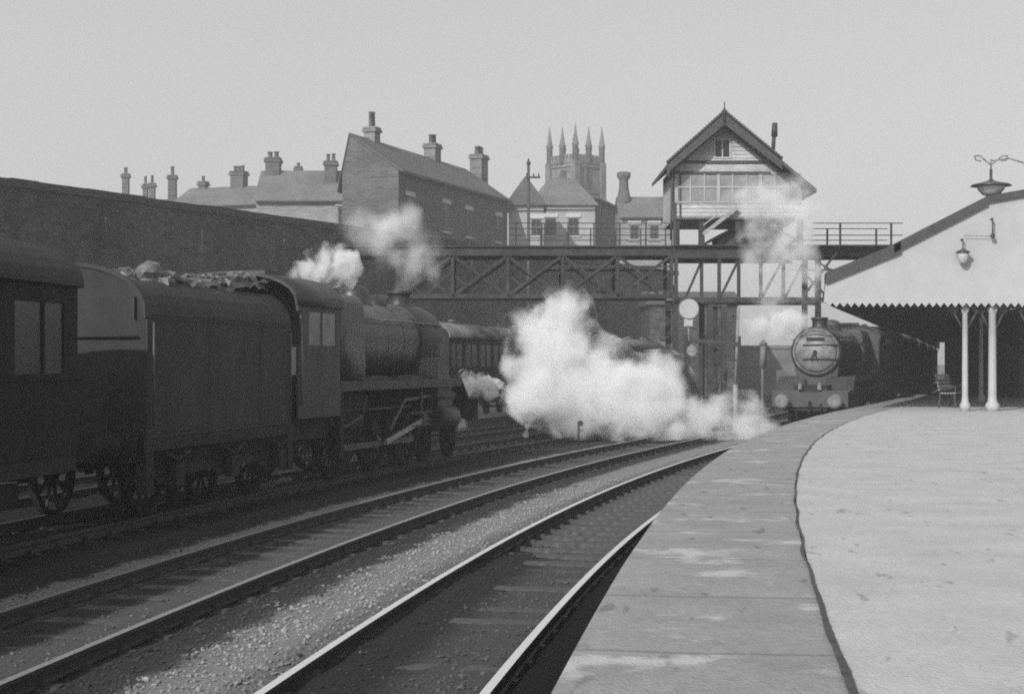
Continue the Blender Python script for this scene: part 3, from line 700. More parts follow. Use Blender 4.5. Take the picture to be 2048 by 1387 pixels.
def house(label, p, q, depth, z0, ze, zr, wm, rm='slate', fr=.5, wins=(), chims=(), cat='house', name='terraced_house', hip=0., group=None, lint='lintel'):
    """p,q: front wall base ends (left, right as seen); ridge parallel to the front at fr*depth."""
    p=Vector((p[0],p[1],0)); q=Vector((q[0],q[1],0)); a=(q-p); L=a.length; a/=L; n=Vector((-a.y,a.x,0)); n=n if n.y>0 else -n
    h=thing(name,label,cat,(p.x,p.y,z0),group=group)
    def w(s,dd,z): v=p+a*s+n*dd; return Vector((v.x,v.y,z))
    b=MB()
    if hip: pg=[w(0,0,z0),w(L,0,z0),w(L,depth,z0),w(0,depth,z0)]; b.prism(pg,(0,0,ze-z0))
    else:
        ends=[w(0,0,z0),w(0,0,ze),w(0,depth*fr,zr-.08),w(0,depth,ze),w(0,depth,z0)]; b.prism(ends,a*L)
    b.build('wall',M[wm],h)
    b=MB(); e=.35; th=.16; zo=e*(zr-ze)/(depth*fr)
    if hip:
        r0,r1=w(hip,depth*fr,zr),w(L-hip,depth*fr,zr); c=[w(-e,-e,ze-.02),w(L+e,-e,ze-.02),w(L+e,depth+e,ze-.02),w(-e,depth+e,ze-.02)]
        b.add([*c,r0,r1],[(0,1,5,4),(1,2,5),(2,3,4,5),(3,0,4),(0,3,2,1)])
    else:
        eo=.12
        b.prism([w(-eo,-e,ze-zo),w(-eo,-e,ze-zo+th),w(-eo,depth*fr,zr+th),w(-eo,depth+e,ze-e*(zr-ze)/(depth*(1-fr))+th),w(-eo,depth+e,ze-e*(zr-ze)/(depth*(1-fr))),w(-eo,depth*fr,zr)],a*(L+2*eo))
    rf=b.build('roof',M[rm],h)
    b=MB(); b.bar(w(0,-e-.05,ze-zo),w(L,-e-.05,ze-zo),.12,.12); b.build('gutter',M['timber_dark'],h)
    ang=math.atan2(a.y,a.x)
    for (s,zb,ww,wh) in wins:
        c=w(s,-.02,zb+wh/2)
        b=MB(); b.box(c,(ww,.08,wh),rz=ang); b.box(c,(ww+.12,.06,wh+.12),rz=ang)
        f=b.build('window',M['stone'],h)
        b=MB(); 
        for i_ in(-1,1):
            for j_ in(-1,1): cc=c+a*(i_*ww*.24)+Vector((0,0,j_*wh*.24))-n*.03; b.box(cc,(ww*.42,.05,wh*.42),rz=ang)
        o=b.build('pane',M['glass']); loc=h.location
        for v in o.data.vertices: v.co-=loc
        o.parent=f
        b=MB(); b.box(w(s,-.05,zb+wh+.2),(ww+.5,.14,.34),rz=ang); b.build('lintel',M[lint],h); b=MB(); b.box(w(s,-.06,zb-.1),(ww+.4,.16,.16),rz=ang); b.build('window_sill',M[lint],h)
    for (s,dd,zb,zt,ww,dp,pots,*r) in chims:
        c=w(s,dd,0); stack(rf,(c.x,c.y),zb,zt,ww,dp,ang,pots,*r)
    return h,w,rf
def pix(u,Y): return (XU(u,Y),Y)

# big terrace end house
p=Vector((XU(797,120),120,0)); q=Vector((XU(1015,142.5),142.5,0)); a=(q-p).normalized(); n_=Vector((-a.y,a.x,0))
Lq=(q-p).length; zE=ZY(338,120); zR=ZY(270,121.4)
def sU(u,dd=0): 
    pp=p+n_*dd; qq=q+n_*dd; return s_for_u(pp,qq,u)*Lq
wins=[]
for u,yl in((820,383),(892,398),(937,411),(996,424)):
    s=sU(u); Yw=p.y+a.y*s; zt=ZY(yl,Yw)-.2; wins.append((s,zt-2.3,1.15,2.1))
    wins.append((s,zt-6.2,1.15,2.0))
dR=3.9
chs=[]
for u,yt,yb,ww,dp,pots,ph,pr in((744,257,300,1.05,.9,2,1.35,.15),(865,290,330,1.3,1.0,3,.8,.17),(958,312,350,1.7,1.1,4,.75,.2)):
    s=sU(u,dR); Yc=(p+a*s+n_*dR).y; chs.append((s,dR,ZY(yb,Yc)-1.5,ZY(yt,Yc),ww,dp,pots,pr,ph,'brick_m'))
h1,w1,r1=house('tall dark brick house with long slate roof and three big chimney stacks',(p.x,p.y),(q.x,q.y),4.5,6.,zE,zR,'brick_d','slate_dark',dR/4.5,wins,chs,'house','tall_house')
# pale wing at its far end
Y2=143.
pw=(XU(1017,Y2),Y2); qw=(XU(1087,Y2),Y2)
house('pale end wing with hipped roof, right of the tall dark brick house',pw,qw,7.,6.,ZY(410,Y2),ZY(355,Y2+4),'render_pale','slate_dark',.5,[(2.4,ZY(470,Y2),.8,1.4)],[],hip=1.4)
# left terraces behind the wall
Y3=132.; L3=Vector(pix(690,Y3)+(0,))-Vector(pix(512,Y3)+(0,)); 
house('brick house with pale slate roof between a slanting stack and the tall house',pix(512,Y3),pix(694,Y3),7.,6.,ZY(397,Y3),ZY(345,Y3+3.5),'brick_l','slate',.5,
  [(6.85,ZY(450,Y3),.5,1.5)],
  [(.9,3.4,ZY(395,Y3),ZY(318,Y3+3.4),1.15,1.2,2,.2,.55),(2.75,5.,ZY(370,Y3),ZY(330,Y3+3.4),.5,.5,1,.13,.3),(5.75,2.2,ZY(385,Y3),ZY(324,Y3+2.2),.95,.9,2,.15,.6)])
Y4=150.
house('long low terrace with slate roof and one broad stack, seen over the wall',pix(340,Y4),pix(530,Y4-3),8.,6.,ZY(412,Y4),ZY(380,Y4+4),'brick_l','slate',.5,[],
  [(4.9,4.,ZY(390,Y4),ZY(349,Y4+4),1.3,1.,3,.17,.55),(1.2,4.,ZY(392,Y4),ZY(366,Y4+4),.7,.7,1,.16,.5)])
Y5=155.
house('terrace at far left, mostly below the wall with three thin stacks above',pix(205,Y5),pix(338,Y5),8.,6.,ZY(425,Y5),ZY(402,Y5+4),'brick_m','slate',.5,[],
  [(1.25,4.,ZY(410,Y5),ZY(349,Y5+4),.6,.6,1,.18,.7),(3.15,4.,ZY(410,Y5),ZY(370,Y5+4),.45,.5,1,.14,.8),(3.8,4.,ZY(410,Y5),ZY(368,Y5+4),.55,.5,1,.14,.8),(5.75,4.,ZY(410,Y5),ZY(352,Y5+4),.75,.7,1,.18,.8)])
# to the right of the tall house
Y6=152.
house('pale building with hipped slate roof in front of the church tower',pix(1062,Y6),pix(1190,Y6),9.,6.,ZY(410,Y6),ZY(356,Y6+4.5),'render_pale','slate',.5,[(1.8,ZY(470,Y6),.9,1.6),(3.9,ZY(470,Y6),.9,1.6)],[(3.3,4.5,ZY(375,Y6),ZY(350,Y6),.6,.6,1)],hip=1.8)
Y7=165.
house('right side of the pale building, its shade put into dark brick',pix(1190,Y7-8),pix(1240,Y7+4),7.,6.,ZY(412,Y7),ZY(396,Y7+2),'brick_d','slate_dark',.5,[],[],)  # unlit side face of the pale building, shade put into the brick colour
Y8=150.
h8,w8,r8=house('house with slate roof and tall tapering stack, left of the signal box',pix(1240,Y8),pix(1345,Y8),8.,6.,ZY(432,Y8),ZY(397,Y8+4),'brick_l','slate',.5,[(3.1,ZY(478,Y8),.7,1.3),(1.3,ZY(478,Y8),.7,1.3)],[])
c=w8(.55,3.,0); b=MB(); zt=ZY(344,Y8+3); zb=ZY(420,Y8)
b.lathe([(.75,zb),(.62,zb+1.4),(.45,zt-1.5),(.42,zt-.75),(.62,zt-.5),(.66,zt-.1),(.5,zt)],(c.x,c.y,0),(0,0,1),8); b.build('chimney',M['brick_d'],r8)
b=MB(); g0=w8(4.1,-.3,0); 
b.prism([w8(4.0,-.25,ZY(432,Y8)),w8(4.9,-.25,ZY(432,Y8)),w8(4.45,-.25,ZY(372,Y8))],Vector((0,1.6,0))); b.build('dormer_gable',M['timber_dark'],h8)

# church tower
Y9=232.; cx_,cy_=XU(1153,Y9),Y9+3; ch=thing('church_tower','grey stone church tower with tall pointed pinnacles on the skyline','church',(cx_,cy_,5))
sd=5.25; rr=R(42); b=MB(); zt=ZY(322,Y9); hs=sd/2
b.box((cx_,cy_,(5+zt)/2),(sd,sd,zt-5),rz=rr); 
Rm=Matrix.Rotation(rr,3,'Z')
for i in(-1,1):
    for j in(-1,1):
        c=Rm@Vector((i*hs,j*hs,0)); b.box((cx_+c.x,cy_+c.y,(5+zt)/2),(.9,.9,zt-5),rz=rr); 
        c=Rm@Vector((i*(hs),j*(hs),0)); b.box((cx_+c.x,cy_+c.y,(5+zt-6)/2),(1.5,1.5,zt-11),rz=rr)
b.box((cx_,cy_,zt-4.2),(sd+.35,sd+.35,.35),rz=rr); b.box((cx_,cy_,zt-.6),(sd+.4,sd+.4,.3),rz=rr)
b.build('tower_wall',M['stone'],ch)
b=MB()
for side in range(4):
    r2=Matrix.Rotation(rr+side*math.pi/2,3,'Z')
    for k in range(7):
        c=r2@Vector((-hs+.35+k*(sd-.7)/6,-hs,0)); b.box((cx_+c.x,cy_+c.y,zt+.55),(.42,.3,.9),rz=rr+side*math.pi/2)
    c=r2@Vector((0,-hs,0)); b.box((cx_+c.x,cy_+c.y,zt+.1),(sd,.28,.5),rz=rr+side*math.pi/2)
b.build('parapet',M['stone'],ch)
for i in(-1,0,1):
    for j in(-1,0,1):
        if i==0 and j==0: continue
        c=Rm@Vector((i*hs,j*hs,0)); hh=(ZY(247,Y9)-zt)*(1. if (i and j) else .95)
        b=MB(); b.lathe([(.42,-.2),(.42,.42*hh),(.56,.44*hh),(.40,.5*hh),(.2,.75*hh),(.03,hh)],(cx_+c.x,cy_+c.y,zt),(0,0,1),8); b.build('pinnacle',M['stone'],ch)
for side in(3,0):
    r2=Matrix.Rotation(rr+side*math.pi/2,3,'Z'); c=r2@Vector((0,-hs-.03,0)); b=MB()
    poly=[r2@Vector((x_,-hs-.06,z_)) for x_,z_ in((-.6,zt-3.9),(.6,zt-3.9),(.6,zt-1.9),(.35,zt-1.3),(0,zt-1.0),(-.35,zt-1.3),(-.6,zt-1.9))]
    b.prism([(cx_+v.x,cy_+v.y,v.z) for v in poly],r2@Vector((0,.1,0))); b.build('belfry_opening',M['timber_dark'],ch)
r2=Matrix.Rotation(rr,3,'Z'); c=r2@Vector((0,-hs-.05,0)); b=MB(); b.cyl((cx_+c.x,cy_+c.y,zt-6.2),tuple(Vector((cx_,cy_,zt-6.2))+r2@Vector((0,-hs-.15,0))),.45,n=18); b.build('clock_face',M['lintel'],ch)
b=MB(); p0=Vector((cx_-1,cy_+1,0)); 
b.prism([(XU(1125,Y9),Y9+2,6),(XU(1245,Y9),Y9+2,6),(XU(1245,Y9),Y9+2,ZY(415,Y9)),(XU(1205,Y9),Y9+2,ZY(392,Y9)),(XU(1125,Y9),Y9+2,ZY(392,Y9))],(2,18,0)); b.build('nave',M['stone'],ch)

# telegraph pole
Yp=98.; zb_=7.; pp_=Vector((XU(1057,Yp),Yp,0))
tp=thing('telegraph_pole','thin dark pole with short crossarm rising above the footbridge','telegraph pole',(pp_.x,pp_.y,-.3))
b=MB(); b.cyl((pp_.x,pp_.y,-.3),(pp_.x,pp_.y,ZY(328,Yp)),.13,.08,n=10); b.lathe([(.09,0),(.14,.1),(.02,.4)],(pp_.x,pp_.y,ZY(330,Yp)),(0,0,1),8); b.build('pole',M['timber_dark'],tp)
b=MB(); b.box((pp_.x+.25,pp_.y-.12,ZY(355,Yp)),(.9,.1,.12)); 
for k in(-.1,.3,.6): b.cyl((pp_.x+k,pp_.y-.12,ZY(355,Yp)),(pp_.x+k,pp_.y-.12,ZY(355,Yp)+.25),.04,n=6)
b.build('crossarm',M['timber_dark'],tp)

# sheds and low walls right of the retaining wall
YS=118.
sh=thing('goods_shed','long dark shed with sloping roof behind the bridge trestles','shed',(XU(1345,YS),YS,-.3))
b=MB(); x0,x1=XU(1300,YS),XU(1476,YS); zt=ZY(606,YS)
b.b2((x0,YS,-.3),(x1,YS+8,zt)); b.build('wall',M['wall'],sh)
b=MB(); b.prism([(x0-.3,YS-.4,zt-.1),(x0-.3,YS+4,zt+1.),(x0-.3,YS+8.4,zt-.1)],(x1-x0+.6,0,0)); b.build('roof',M['slate_dark'],sh)
b=MB()
for k in range(5): b.b2((x0+1.2+k*1.2,YS-.03,2.),(x0+1.7+k*1.2,YS+.0,4.2))
b.build('window',M['glass'],sh)
YT=125.
lw=thing('boundary_wall','low grey stone wall beyond the tracks, between shed and approaching engine','wall',(XU(1476,YT),YT,-.3))
b=MB(); b.b2((XU(1474,YT),YT,-.3),(XU(1800,YT),YT+.6,ZY(697,YT))); b.build('wall',M['stone'],lw)
b=MB(); b.b2((XU(1474,YT),YT-.1,ZY(697,YT)),(XU(1800,YT),YT+.7,ZY(697,YT)+.25)); b.build('coping',M['stone'],lw)

# ------------------------------------------------------------------ lattice footbridge / signal gantry
YB=62.; SB=F/YB
def bx(u): return XU(u,YB)
def bzz(y): return ZY(y,YB)
br=thing('lattice_bridge','dark iron lattice bridge spanning the tracks and carrying the signal box','bridge',(bx(1345),YB,0))
zD,zDb,zC=bzz(491),bzz(511),bzz(592)
D=2.6
b=MB(); b.b2((bx(690),YB,zDb),(bx(1345)-.0,YB+.12,zD-.06)); b.b2((bx(690),YB+D,zDb),(bx(1345),YB+D+.12,zD-.06)); b.b2((bx(1600),YB,zDb),(bx(1806),YB+.12,zD-.06)); b.b2((bx(1600),YB+D,zDb),(bx(1806),YB+D+.12,zD-.06))
b.b2((bx(1345),YB-.3,bzz(517)),(bx(1610),YB-.15,zD-.06)); b.b2((bx(1345),YB+D+.2,bzz(517)),(bx(1610),YB+D+.4,zD-.06)); b.build('girder',M['bridge'],br)
b=MB(); b.b2((bx(690),YB-.1,zD-.058),(bx(1345),YB+D+.2,zD)); b.b2((bx(1345),YB-.5,zD-.055),(bx(1806),YB+D+.5,zD+.003)); b.build('deck',M['bridge'],br)
b=MB(); 
for yy in(0,D): b.bar((bx(760),YB+yy,zC),(bx(1345),YB+yy,zC),.12,.16); b.bar((bx(1090),YB+yy+.02,bzz(533)),(bx(1345),YB+yy+.02,bzz(533)),.07,.07)
b.build('bottom_chord',M['bridge'],br)
us=[795,905,1015,1125,1235,1343]
for k,u in enumerate(us):
    for yy in(0,D):
        b=MB(); b.bar((bx(u),YB+yy,zC),(bx(u),YB+yy,zDb),.16 if u!=1343 else .3,.12); b.build('post',M['bridge'],br)
for u0,u1 in zip(us,us[1:]):
    for yy,mm in((0,'bridge'),(D,'bridge_pale')):  # rear diagonals paler: sunlight on them put into the colour
        b=MB(); 
        b.bar((bx(u0),YB+yy-.04,zC),(bx(u1),YB+yy-.04,zDb),.08,.10); b.build('brace',M['bridge'],br)
        b=MB(); b.bar((bx(u0),YB+yy+.06,zDb),(bx(u1),YB+yy+.06,zC),.06,.10 if yy==0 else .08); b.build('brace',M[mm if yy else 'bridge'],br)
    um=(u0+u1)/2
    b=MB(); b.bar((bx(um),YB+.03,zC),(bx(u1),YB+.03,bzz(540)),.05,.06); b.build('brace',M['bridge'],br)
    b=MB(); b.bar((bx(u0),YB+.03,bzz(548)),(bx(um),YB+.03,zC),.05,.06); b.build('brace',M['bridge'],br)
    b=MB(); b.bar((bx(u0),YB,zC),(bx(u0),YB+D,zC),.08); b.bar((bx(u0),YB,zC),(bx(u1),YB+D,zC),.06); b.build('cross_tie',M['bridge'],br)
# part under the signal box
zC2=bzz(600)
b=MB(); b.bar((bx(1345),YB-.2,zC2),(bx(1665),YB-.2,zC2),.14,.2); b.bar((bx(1345),YB+D+.3,zC2),(bx(1665),YB+D+.3,zC2),.12,.18); b.build('bottom_chord',M['bridge'],br)
for u,w_ in((1351,.34),(1402,.13),(1437,.16),(1476,.13),(1520,.16),(1565,.13),(1610,.13)):
    b=MB(); b.bar((bx(u),YB-.2,zC2),(bx(u),YB-.2,bzz(515)),w_,.12); b.build('post',M['bridge'],br)
for u0,u1 in((1368,1405),(1437,1478),(1520,1566),(1566,1610)):
    b=MB(); b.bar((bx(u0),YB-.22,zC2),(bx(u1),YB-.22,bzz(515)),.09,.09); b.build('brace',M['bridge'],br)
# trestles to the ground
for u in(1420,1447,1635,1350):
    for yy in(-.1,D+.1):
        b=MB(); b.bar((bx(u),YB+yy,-.3),(bx(u),YB+yy,zC2 if u<1600 else zDb),.2,.2); b.build('trestle_leg',M['bridge'],br)
b=MB()
for z0_,z1_ in((.2,2.3),(2.3,4.4)):
    b.bar((bx(1420),YB-.16,z0_),(bx(1447),YB-.16,z1_),.05); b.bar((bx(1447),YB-.16,z0_),(bx(1420),YB-.16,z1_),.05); b.bar((bx(1420),YB-.16,z1_),(bx(1447),YB-.16,z1_),.07)
b.bar((bx(1600),YB-.12,bzz(540)),(bx(1672),YB-.12,bzz(540)),.08); b.bar((bx(1600),YB-.12,bzz(540)),(bx(1660),YB-.12,bzz(600)),.08); b.bar((bx(1672),YB-.12,bzz(505)),(bx(1600),YB-.12,bzz(600)),.08); b.bar((bx(1608),YB-.12,bzz(508)),(bx(1660),YB-.12,bzz(540)),.06)
b.build('brace',M['bridge'],br)
# handrails
for (ua,ub,step) in((1018,1345,40),(1625,1806,51)):
    for yy in(.05,D):
        b=MB(); 
        for yv in(446,470): b.bar((bx(ua),YB+yy,bzz(yv)),(bx(ub),YB+yy,bzz(yv)),.035)
        u=ua+14 if ua<1200 else 1681
        while u<ub: b.bar((bx(u),YB+yy,zD),(bx(u),YB+yy,bzz(445)),.05 if ua<1200 else .07); u+=step*1.3 if ua<1200 else 102
        b.build('railing',M['bridge'],br)

# ------------------------------------------------------------------ signal box on the bridge
YX=YB-.1; DX=5.0
sb=thing('signal_box','white boarded signal box with steep gable standing on the lattice bridge','signal box',(bx(1345),YX,zD))
zF,zE=bzz(438),bzz(337); xa,xb=bx(1350),bx(1545); xr=bx(1602); ap=Vector((bx(1443),YX,bzz(240)))
def roofz(x_): 
    return ap.z-(abs(x_-ap.x))*( (335-236)/(1443-1332) if x_<ap.x else (383-236)/(1622-1443) )
b=MB(); zA=roofz(xa)-.12; zB=roofz(xr)-.12
b.prism([(xa,YX,zF),(xr,YX,zF),(xr,YX,zB),(ap.x,YX,ap.z-.15),(xa,YX,zA)],(0,DX,0)); body=b.build('wall',M['timber_white'],sb)
# clapboards
b=MB(); z=zF+.1
while z<ap.z-.3:
    x0=xa; x1=xr
    if z>zA: x0=ap.x-(ap.z-.15-z)/(ap.z-.15-zA)*(ap.x-xa)
    if z>zB: x1=ap.x+(ap.z-.15-z)/(ap.z-.15-zB)*(xr-ap.x)
    if z<bzz(408) or z>bzz(330): b.prism([(x0,YX-.012,z),(x0,YX-.035,z),(x0,YX-.012,z+.13)],(x1-x0,0,0))
    z+=.145
b.build('weatherboard',M['timber_white'],sb)
# window band
b=MB(); b.b2((xa+.12,YX-.03,bzz(405)),(bx(1600),YX-.002,bzz(348))); wn=b.build('window',M['glassl'],sb)
b=MB(); u=1352; 
while u<1602:
    big=(u-1352)%84<1; b.b2((bx(u)-.03-(.03 if big else 0),YX-.075,bzz(405)),(bx(u)+.03+(.03 if big else 0),YX-.031,bzz(348))); u+=28
for yv in(405,375,348): b.b2((xa,YX-.068,bzz(yv)-.03),(bx(1602),YX-.032,bzz(yv)+.03))
b.build('window_frame',M['render_pale'],sb)
b=MB(); b.b2((xa,YX-.09,bzz(349)),(bx(1540),YX-.04,bzz(344))); b.b2((bx(1350),YX-.08,bzz(327)),(bx(1540),YX-.04,bzz(322))); b.b2((xa-.05,YX-.1,bzz(440)),(bx(1600),YX-.03,bzz(436)))
b.b2((bx(1346),YX-.06,zD),(bx(1352),YX+.1,bzz(345))); b.b2((bx(1358),YX-.05,zF),(bx(1362),YX+.0,bzz(345))); b.build('trim',M['timber_dark'],sb)
# gable window
b=MB(); b.b2((bx(1426),YX-.05,bzz(318)),(bx(1461),YX-.04,bzz(277))); gw=b.build('gable_window_frame',M['white'],sb)
b=MB(); b.b2((bx(1430),YX-.07,bzz(314)),(bx(1442),YX-.052,bzz(281))); b.b2((bx(1445),YX-.07,bzz(314)),(bx(1457),YX-.052,bzz(281))); b.build('gable_window',M['glass'],sb)
# roof slabs and bargeboards
b=MB(); yo=.75
xl,xe=bx(1329),bx(1625)
for x_ in(xl,xe):
    z_=roofz(x_); dz=.14
    b.prism([(ap.x,YX-yo,ap.z),(ap.x,YX-yo,ap.z+dz),(x_,YX-yo,z_+dz),(x_,YX-yo,z_)],(0,DX+yo*2,0))
rf=b.build('roof',M['slate_dark'],sb)
b=MB()
for x_ in(xl,bx(1557)):
    z_=roofz(x_)
    b.prism([(ap.x,YX-yo-.06,ap.z+.17),(x_,YX-yo-.06,z_+.17),(x_,YX-yo-.06,z_-.2),(ap.x,YX-yo-.06,ap.z-.3)],(0,.05,0))
    nn=22
    for k in range(nn):
        f=(k+.5)/nn; xx=ap.x+(x_-ap.x)*f; zz=ap.z+(z_-ap.z)*f; b.lathe([(.075,-.02),(.075,.02)],(xx,YX-yo-.04,zz+.19),(0,1,0),8)
b.build('bargeboard',M['timber_dark'],sb)
b=MB(); 
for x_ in(xl,bx(1557)):
    z_=roofz(x_); b.prism([(ap.x,YX-.36,ap.z-.22),(x_,YX-.36,z_-.2),(x_,YX-.36,z_-.3),(ap.x,YX-.36,ap.z-.34)],(0,.06,0))
b.build('soffit',M['timber_dark'],sb)
b=MB(); b.lathe([(.09,-.3),(.08,.1),(.12,.14),(.03,.25),(.015,.5)],(ap.x,YX-yo,ap.z+.05),(0,0,1),8); b.build('finial',M['timber_dark'],sb)
b=MB(); b.bar((xl+.1,YX-.1,roofz(xl)-.1),(bx(1346),YX-.1,bzz(368)),.06); b.cyl((bx(1343),YX-.1,bzz(362)),(bx(1341),YX-.1,bzz(480)),.045,n=8); b.build('downpipe',M['timber_dark'],sb)
b=MB(); xs=bx(1549); zs=roofz(bx(1545))
b.cyl((bx(1541),YX+.5,zs-.3),(xs,YX+.5,zs+.35),.09,n=12); b.cyl((xs,YX+.5,zs+.3),(bx(1552),YX+.5,bzz(258)),.075,n=12); b.cyl((bx(1552),YX+.5,bzz(270)),(bx(1553),YX+.5,bzz(243)),.12,.1,n=12)
b.build('stove_pipe',M['iron'],sb)
# legs of the box above the deck, stairs
b=MB()
for u in(1353,1403,1476,1560,1600): b.b2((bx(u)-.11,YX,zD),(bx(u)+.11,YX+.2,zF))
b.build('leg',M['bridge'],sb)
b=MB(); b.bar((bx(1404),YX-.25,bzz(470)),(bx(1472),YX-.25,bzz(416)),.08,.14); b.bar((bx(1404),YX-.28,bzz(452)),(bx(1440),YX-.28,bzz(424)),.05,.05)
for k in range(7):
    f=(k+.5)/7; b.box((bx(1404+68*f),YX-.05,bzz(470-54*f)),(.16,.4,.02))
b.build('stairs',M['bench'],sb)
# low dark hut seen beneath the box
ht=thing('deck_hut','low dark hut with pitched roof on the bridge deck, below the signal box','hut',(bx(1505),YB+.5,zD+.003))
b=MB(); b.prism([(bx(1440),YX+.6,zD+.006),(bx(1585),YX+.6,zD+.006),(bx(1585),YX+.6,bzz(470)),(bx(1507),YX+.6,bzz(442)),(bx(1440),YX+.6,bzz(470))],(0,2.,0)); b.build('wall',M['timber_dark'],ht)
b=MB(); b.prism([(bx(1424),YX+.3,bzz(481)),(bx(1507),YX+.3,bzz(440)),(bx(1600),YX+.3,bzz(481)),(bx(1600),YX+.3,bzz(476)),(bx(1507),YX+.3,bzz(433)),(bx(1424),YX+.3,bzz(476))],(0,2.4,0)); b.build('roof',M['bridge'],ht)

# ------------------------------------------------------------------ white-disc signal on its bracket
YG=58.
def gx(u): return XU(u,YG)
def gz(y): return ZY(y,YG)
sg=thing('disc_signal','round white disc signal held on a dark bracket below the bridge','railway signal',(gx(1475),YG,-.3))
b=MB(); b.cyl((gx(1471),YG,gz(768)),(gx(1477),YG,gz(612)),.06,.05,n=10); b.cyl((gx(1471),YG,-.3),(gx(1471),YG,gz(768)),.09,n=10); b.build('post',M['bridge_pale'],sg)
b=MB(); b.bar((gx(1378),YG-.05,gz(680)),(gx(1474),YG-.05,gz(687)),.12,.13); b.bar((gx(1420),YG-.05,gz(684)),(gx(1472),YG-.05,gz(720)),.06); b.build('bracket',M['iron'],sg)
b=MB(); b.cyl((gx(1377),YG+.05,gz(617)),(gx(1377),YG-.1,gz(617)),.345,n=32); b.build('disc',M['white'],sg)
b=MB(); b.lathe([(.345,0),(.365,0),(.365,.06),(.345,.06)],(gx(1377),YG-.12,gz(617)),(0,1,0),32,cap=False); b.build('rim',M['ring'],sg)
b=MB(); b.b2((gx(1368),YG-.08,gz(652)),(gx(1385),YG+.06,gz(636))); b.build('case',M['white'],sg)
b=MB(); b.cyl((gx(1377),YG,gz(652)),(gx(1378),YG,gz(682)),.03,n=8); b.cyl((gx(1383),YG-.08,gz(701)),(gx(1383),YG,gz(701)),.18,n=18); b.cyl((gx(1383),YG,gz(684)),(gx(1383),YG,gz(705)),.03,n=6); b.build('stem',M['bridge_pale'],sg)

pt=thing('lamp_column','thin pale column standing left of the engine facing the camera','lamp column',(XU(1525,57),57,-.3))
b=MB(); x_=XU(1525,57); b.cyl((x_,57,-.3),(x_,57,ZY(700,57)),.05,n=8); b.cyl((x_,57,ZY(735,57)),(x_+.03,57,ZY(690,57)),.11,.1,n=10); b.lathe([(.12,0),(.16,.04),(.02,.2)],(x_+.03,57,ZY(690,57)),(0,0,1),10); b.build('column',M['stone'],pt)

# small ground signal between the tracks
Yq=F*CH/(883-HY); qx=XU(1157,Yq)
gs=thing('ground_signal','small dark ground signal standing between the tracks by the steam','ground signal',(qx,Yq,-.1))
b=MB(); b.cyl((qx,Yq,-.15),(qx,Yq,ZY(842,Yq)),.028,n=8); b.build('post',M['iron'],gs)
b=MB(); b.cyl((qx+.05,Yq-.06,ZY(846,Yq)),(qx+.05,Yq-.02,ZY(846,Yq)),.085,n=14); b.bar((qx,Yq,ZY(858,Yq)),(qx+.13,Yq,ZY(861,Yq)),.03); b.build('arm',M['iron'],gs)

# ------------------------------------------------------------------ canopy
YC=45.5
def cx2(u): return XU(u,YC)
def cz(y): return ZY(y,YC)
cn=thing('platform_canopy','station canopy with big white boarded end screen and saw-tooth valance','canopy',(cx2(1930),YC,PZ))
pts=[(cx2(1648),cz(605)),(cx2(1652),cz(556)),(cx2(1790),cz(500)),(cx2(1974),cz(403)),(cx2(2100),cz(376)),(cx2(2160),cz(384)),(cx2(2330),cz(500)),(cx2(2330),cz(605))]
b=MB(); b.prism([(x_,YC,z_) for x_,z_ in pts],(0,.06,0)); sc_=b.build('end_screen',M['screen'],cn)
b=MB()
x_=cx2(2300)
while x_<cx2(2330):
    # board joints: thin cover strips
    def topz(xx):
        for (xa_,za_),(xb_,zb_2) in zip(pts[1:],pts[2:7]):
            if xa_<=xx<=xb_: return za_+(zb_2-za_)*(xx-xa_)/(xb_-xa_)
        return pts[1][1]
    b.b2((x_-.012,YC-.012,cz(604)),(x_+.012,YC+.0,topz(x_)-.03)); x_+=.62
b.build('cover_strip',M['screen'],cn)
b=MB(); k=0; tw=.205; x_=cx2(1650); z0=cz(603)
while x_<cx2(2330):
    b.prism([(x_,YC-.02,z0),(x_+tw,YC-.02,z0),(x_+tw,YC-.02,z0-.03),(x_+tw/2,YC-.02,z0-.15),(x_,YC-.02,z0-.03)],(0,.03,0)); x_+=tw
b.build('valance',M['screen'],cn)
b=MB()
bp_=[(1654,550,.16),(1794,490,.16)]
def barge(a_,c_,th):
    b.prism([(cx2(a_[0]),YC-.12,cz(a_[1])),(cx2(c_[0]),YC-.12,cz(c_[1])),(cx2(c_[0]),YC-.12,cz(c_[1])-th),(cx2(a_[0]),YC-.12,cz(a_[1])-th)],(0,.1,0))
barge((1650,545),(1800,484),.30); barge((1786,488),(1974,392),.25); barge((1974,392),(2100,370),.18); barge((2100,370),(2160,380),.16); barge((2160,380),(2330,492),.16)
b.build('bargeboard',M['timber_dark'],cn)
# roof running away along the platform (follows the curve)
tc0=tY(EDGE,YC)
xe0,ye0,he0=pos(tc0,EDGE)
prof_=[(cx2(1650)-cx2(1650),cz(548)),(cx2(1793)-cx2(1650),cz(490)),(cx2(1974)-cx2(1650),cz(393)),(cx2(2100)-cx2(1650),cz(371)),(cx2(2160)-cx2(1650),cz(381)),(cx2(2330)-cx2(1650),cz(494))]
o0=(cx2(1650)-xe0)
vs=[];fs=[];nT=28
for i in range(nT+1):
    hh=1-.0*i
    t=tc0+i*3.6
    xq,yq,hq=pos(t,EDGE)
    dd=Vector((xq-xe0,yq-ye0))
    for (ox,oz) in prof_: vs.append((cx2(1650)+ox+dd.x,YC+.07+dd.y,oz))
    for (ox,oz) in prof_[::-1]: vs.append((cx2(1650)+ox+dd.x,YC+.07+dd.y,max(oz-.12,cz(603)+.05) if False else oz-.12))
w_=len(prof_)*2
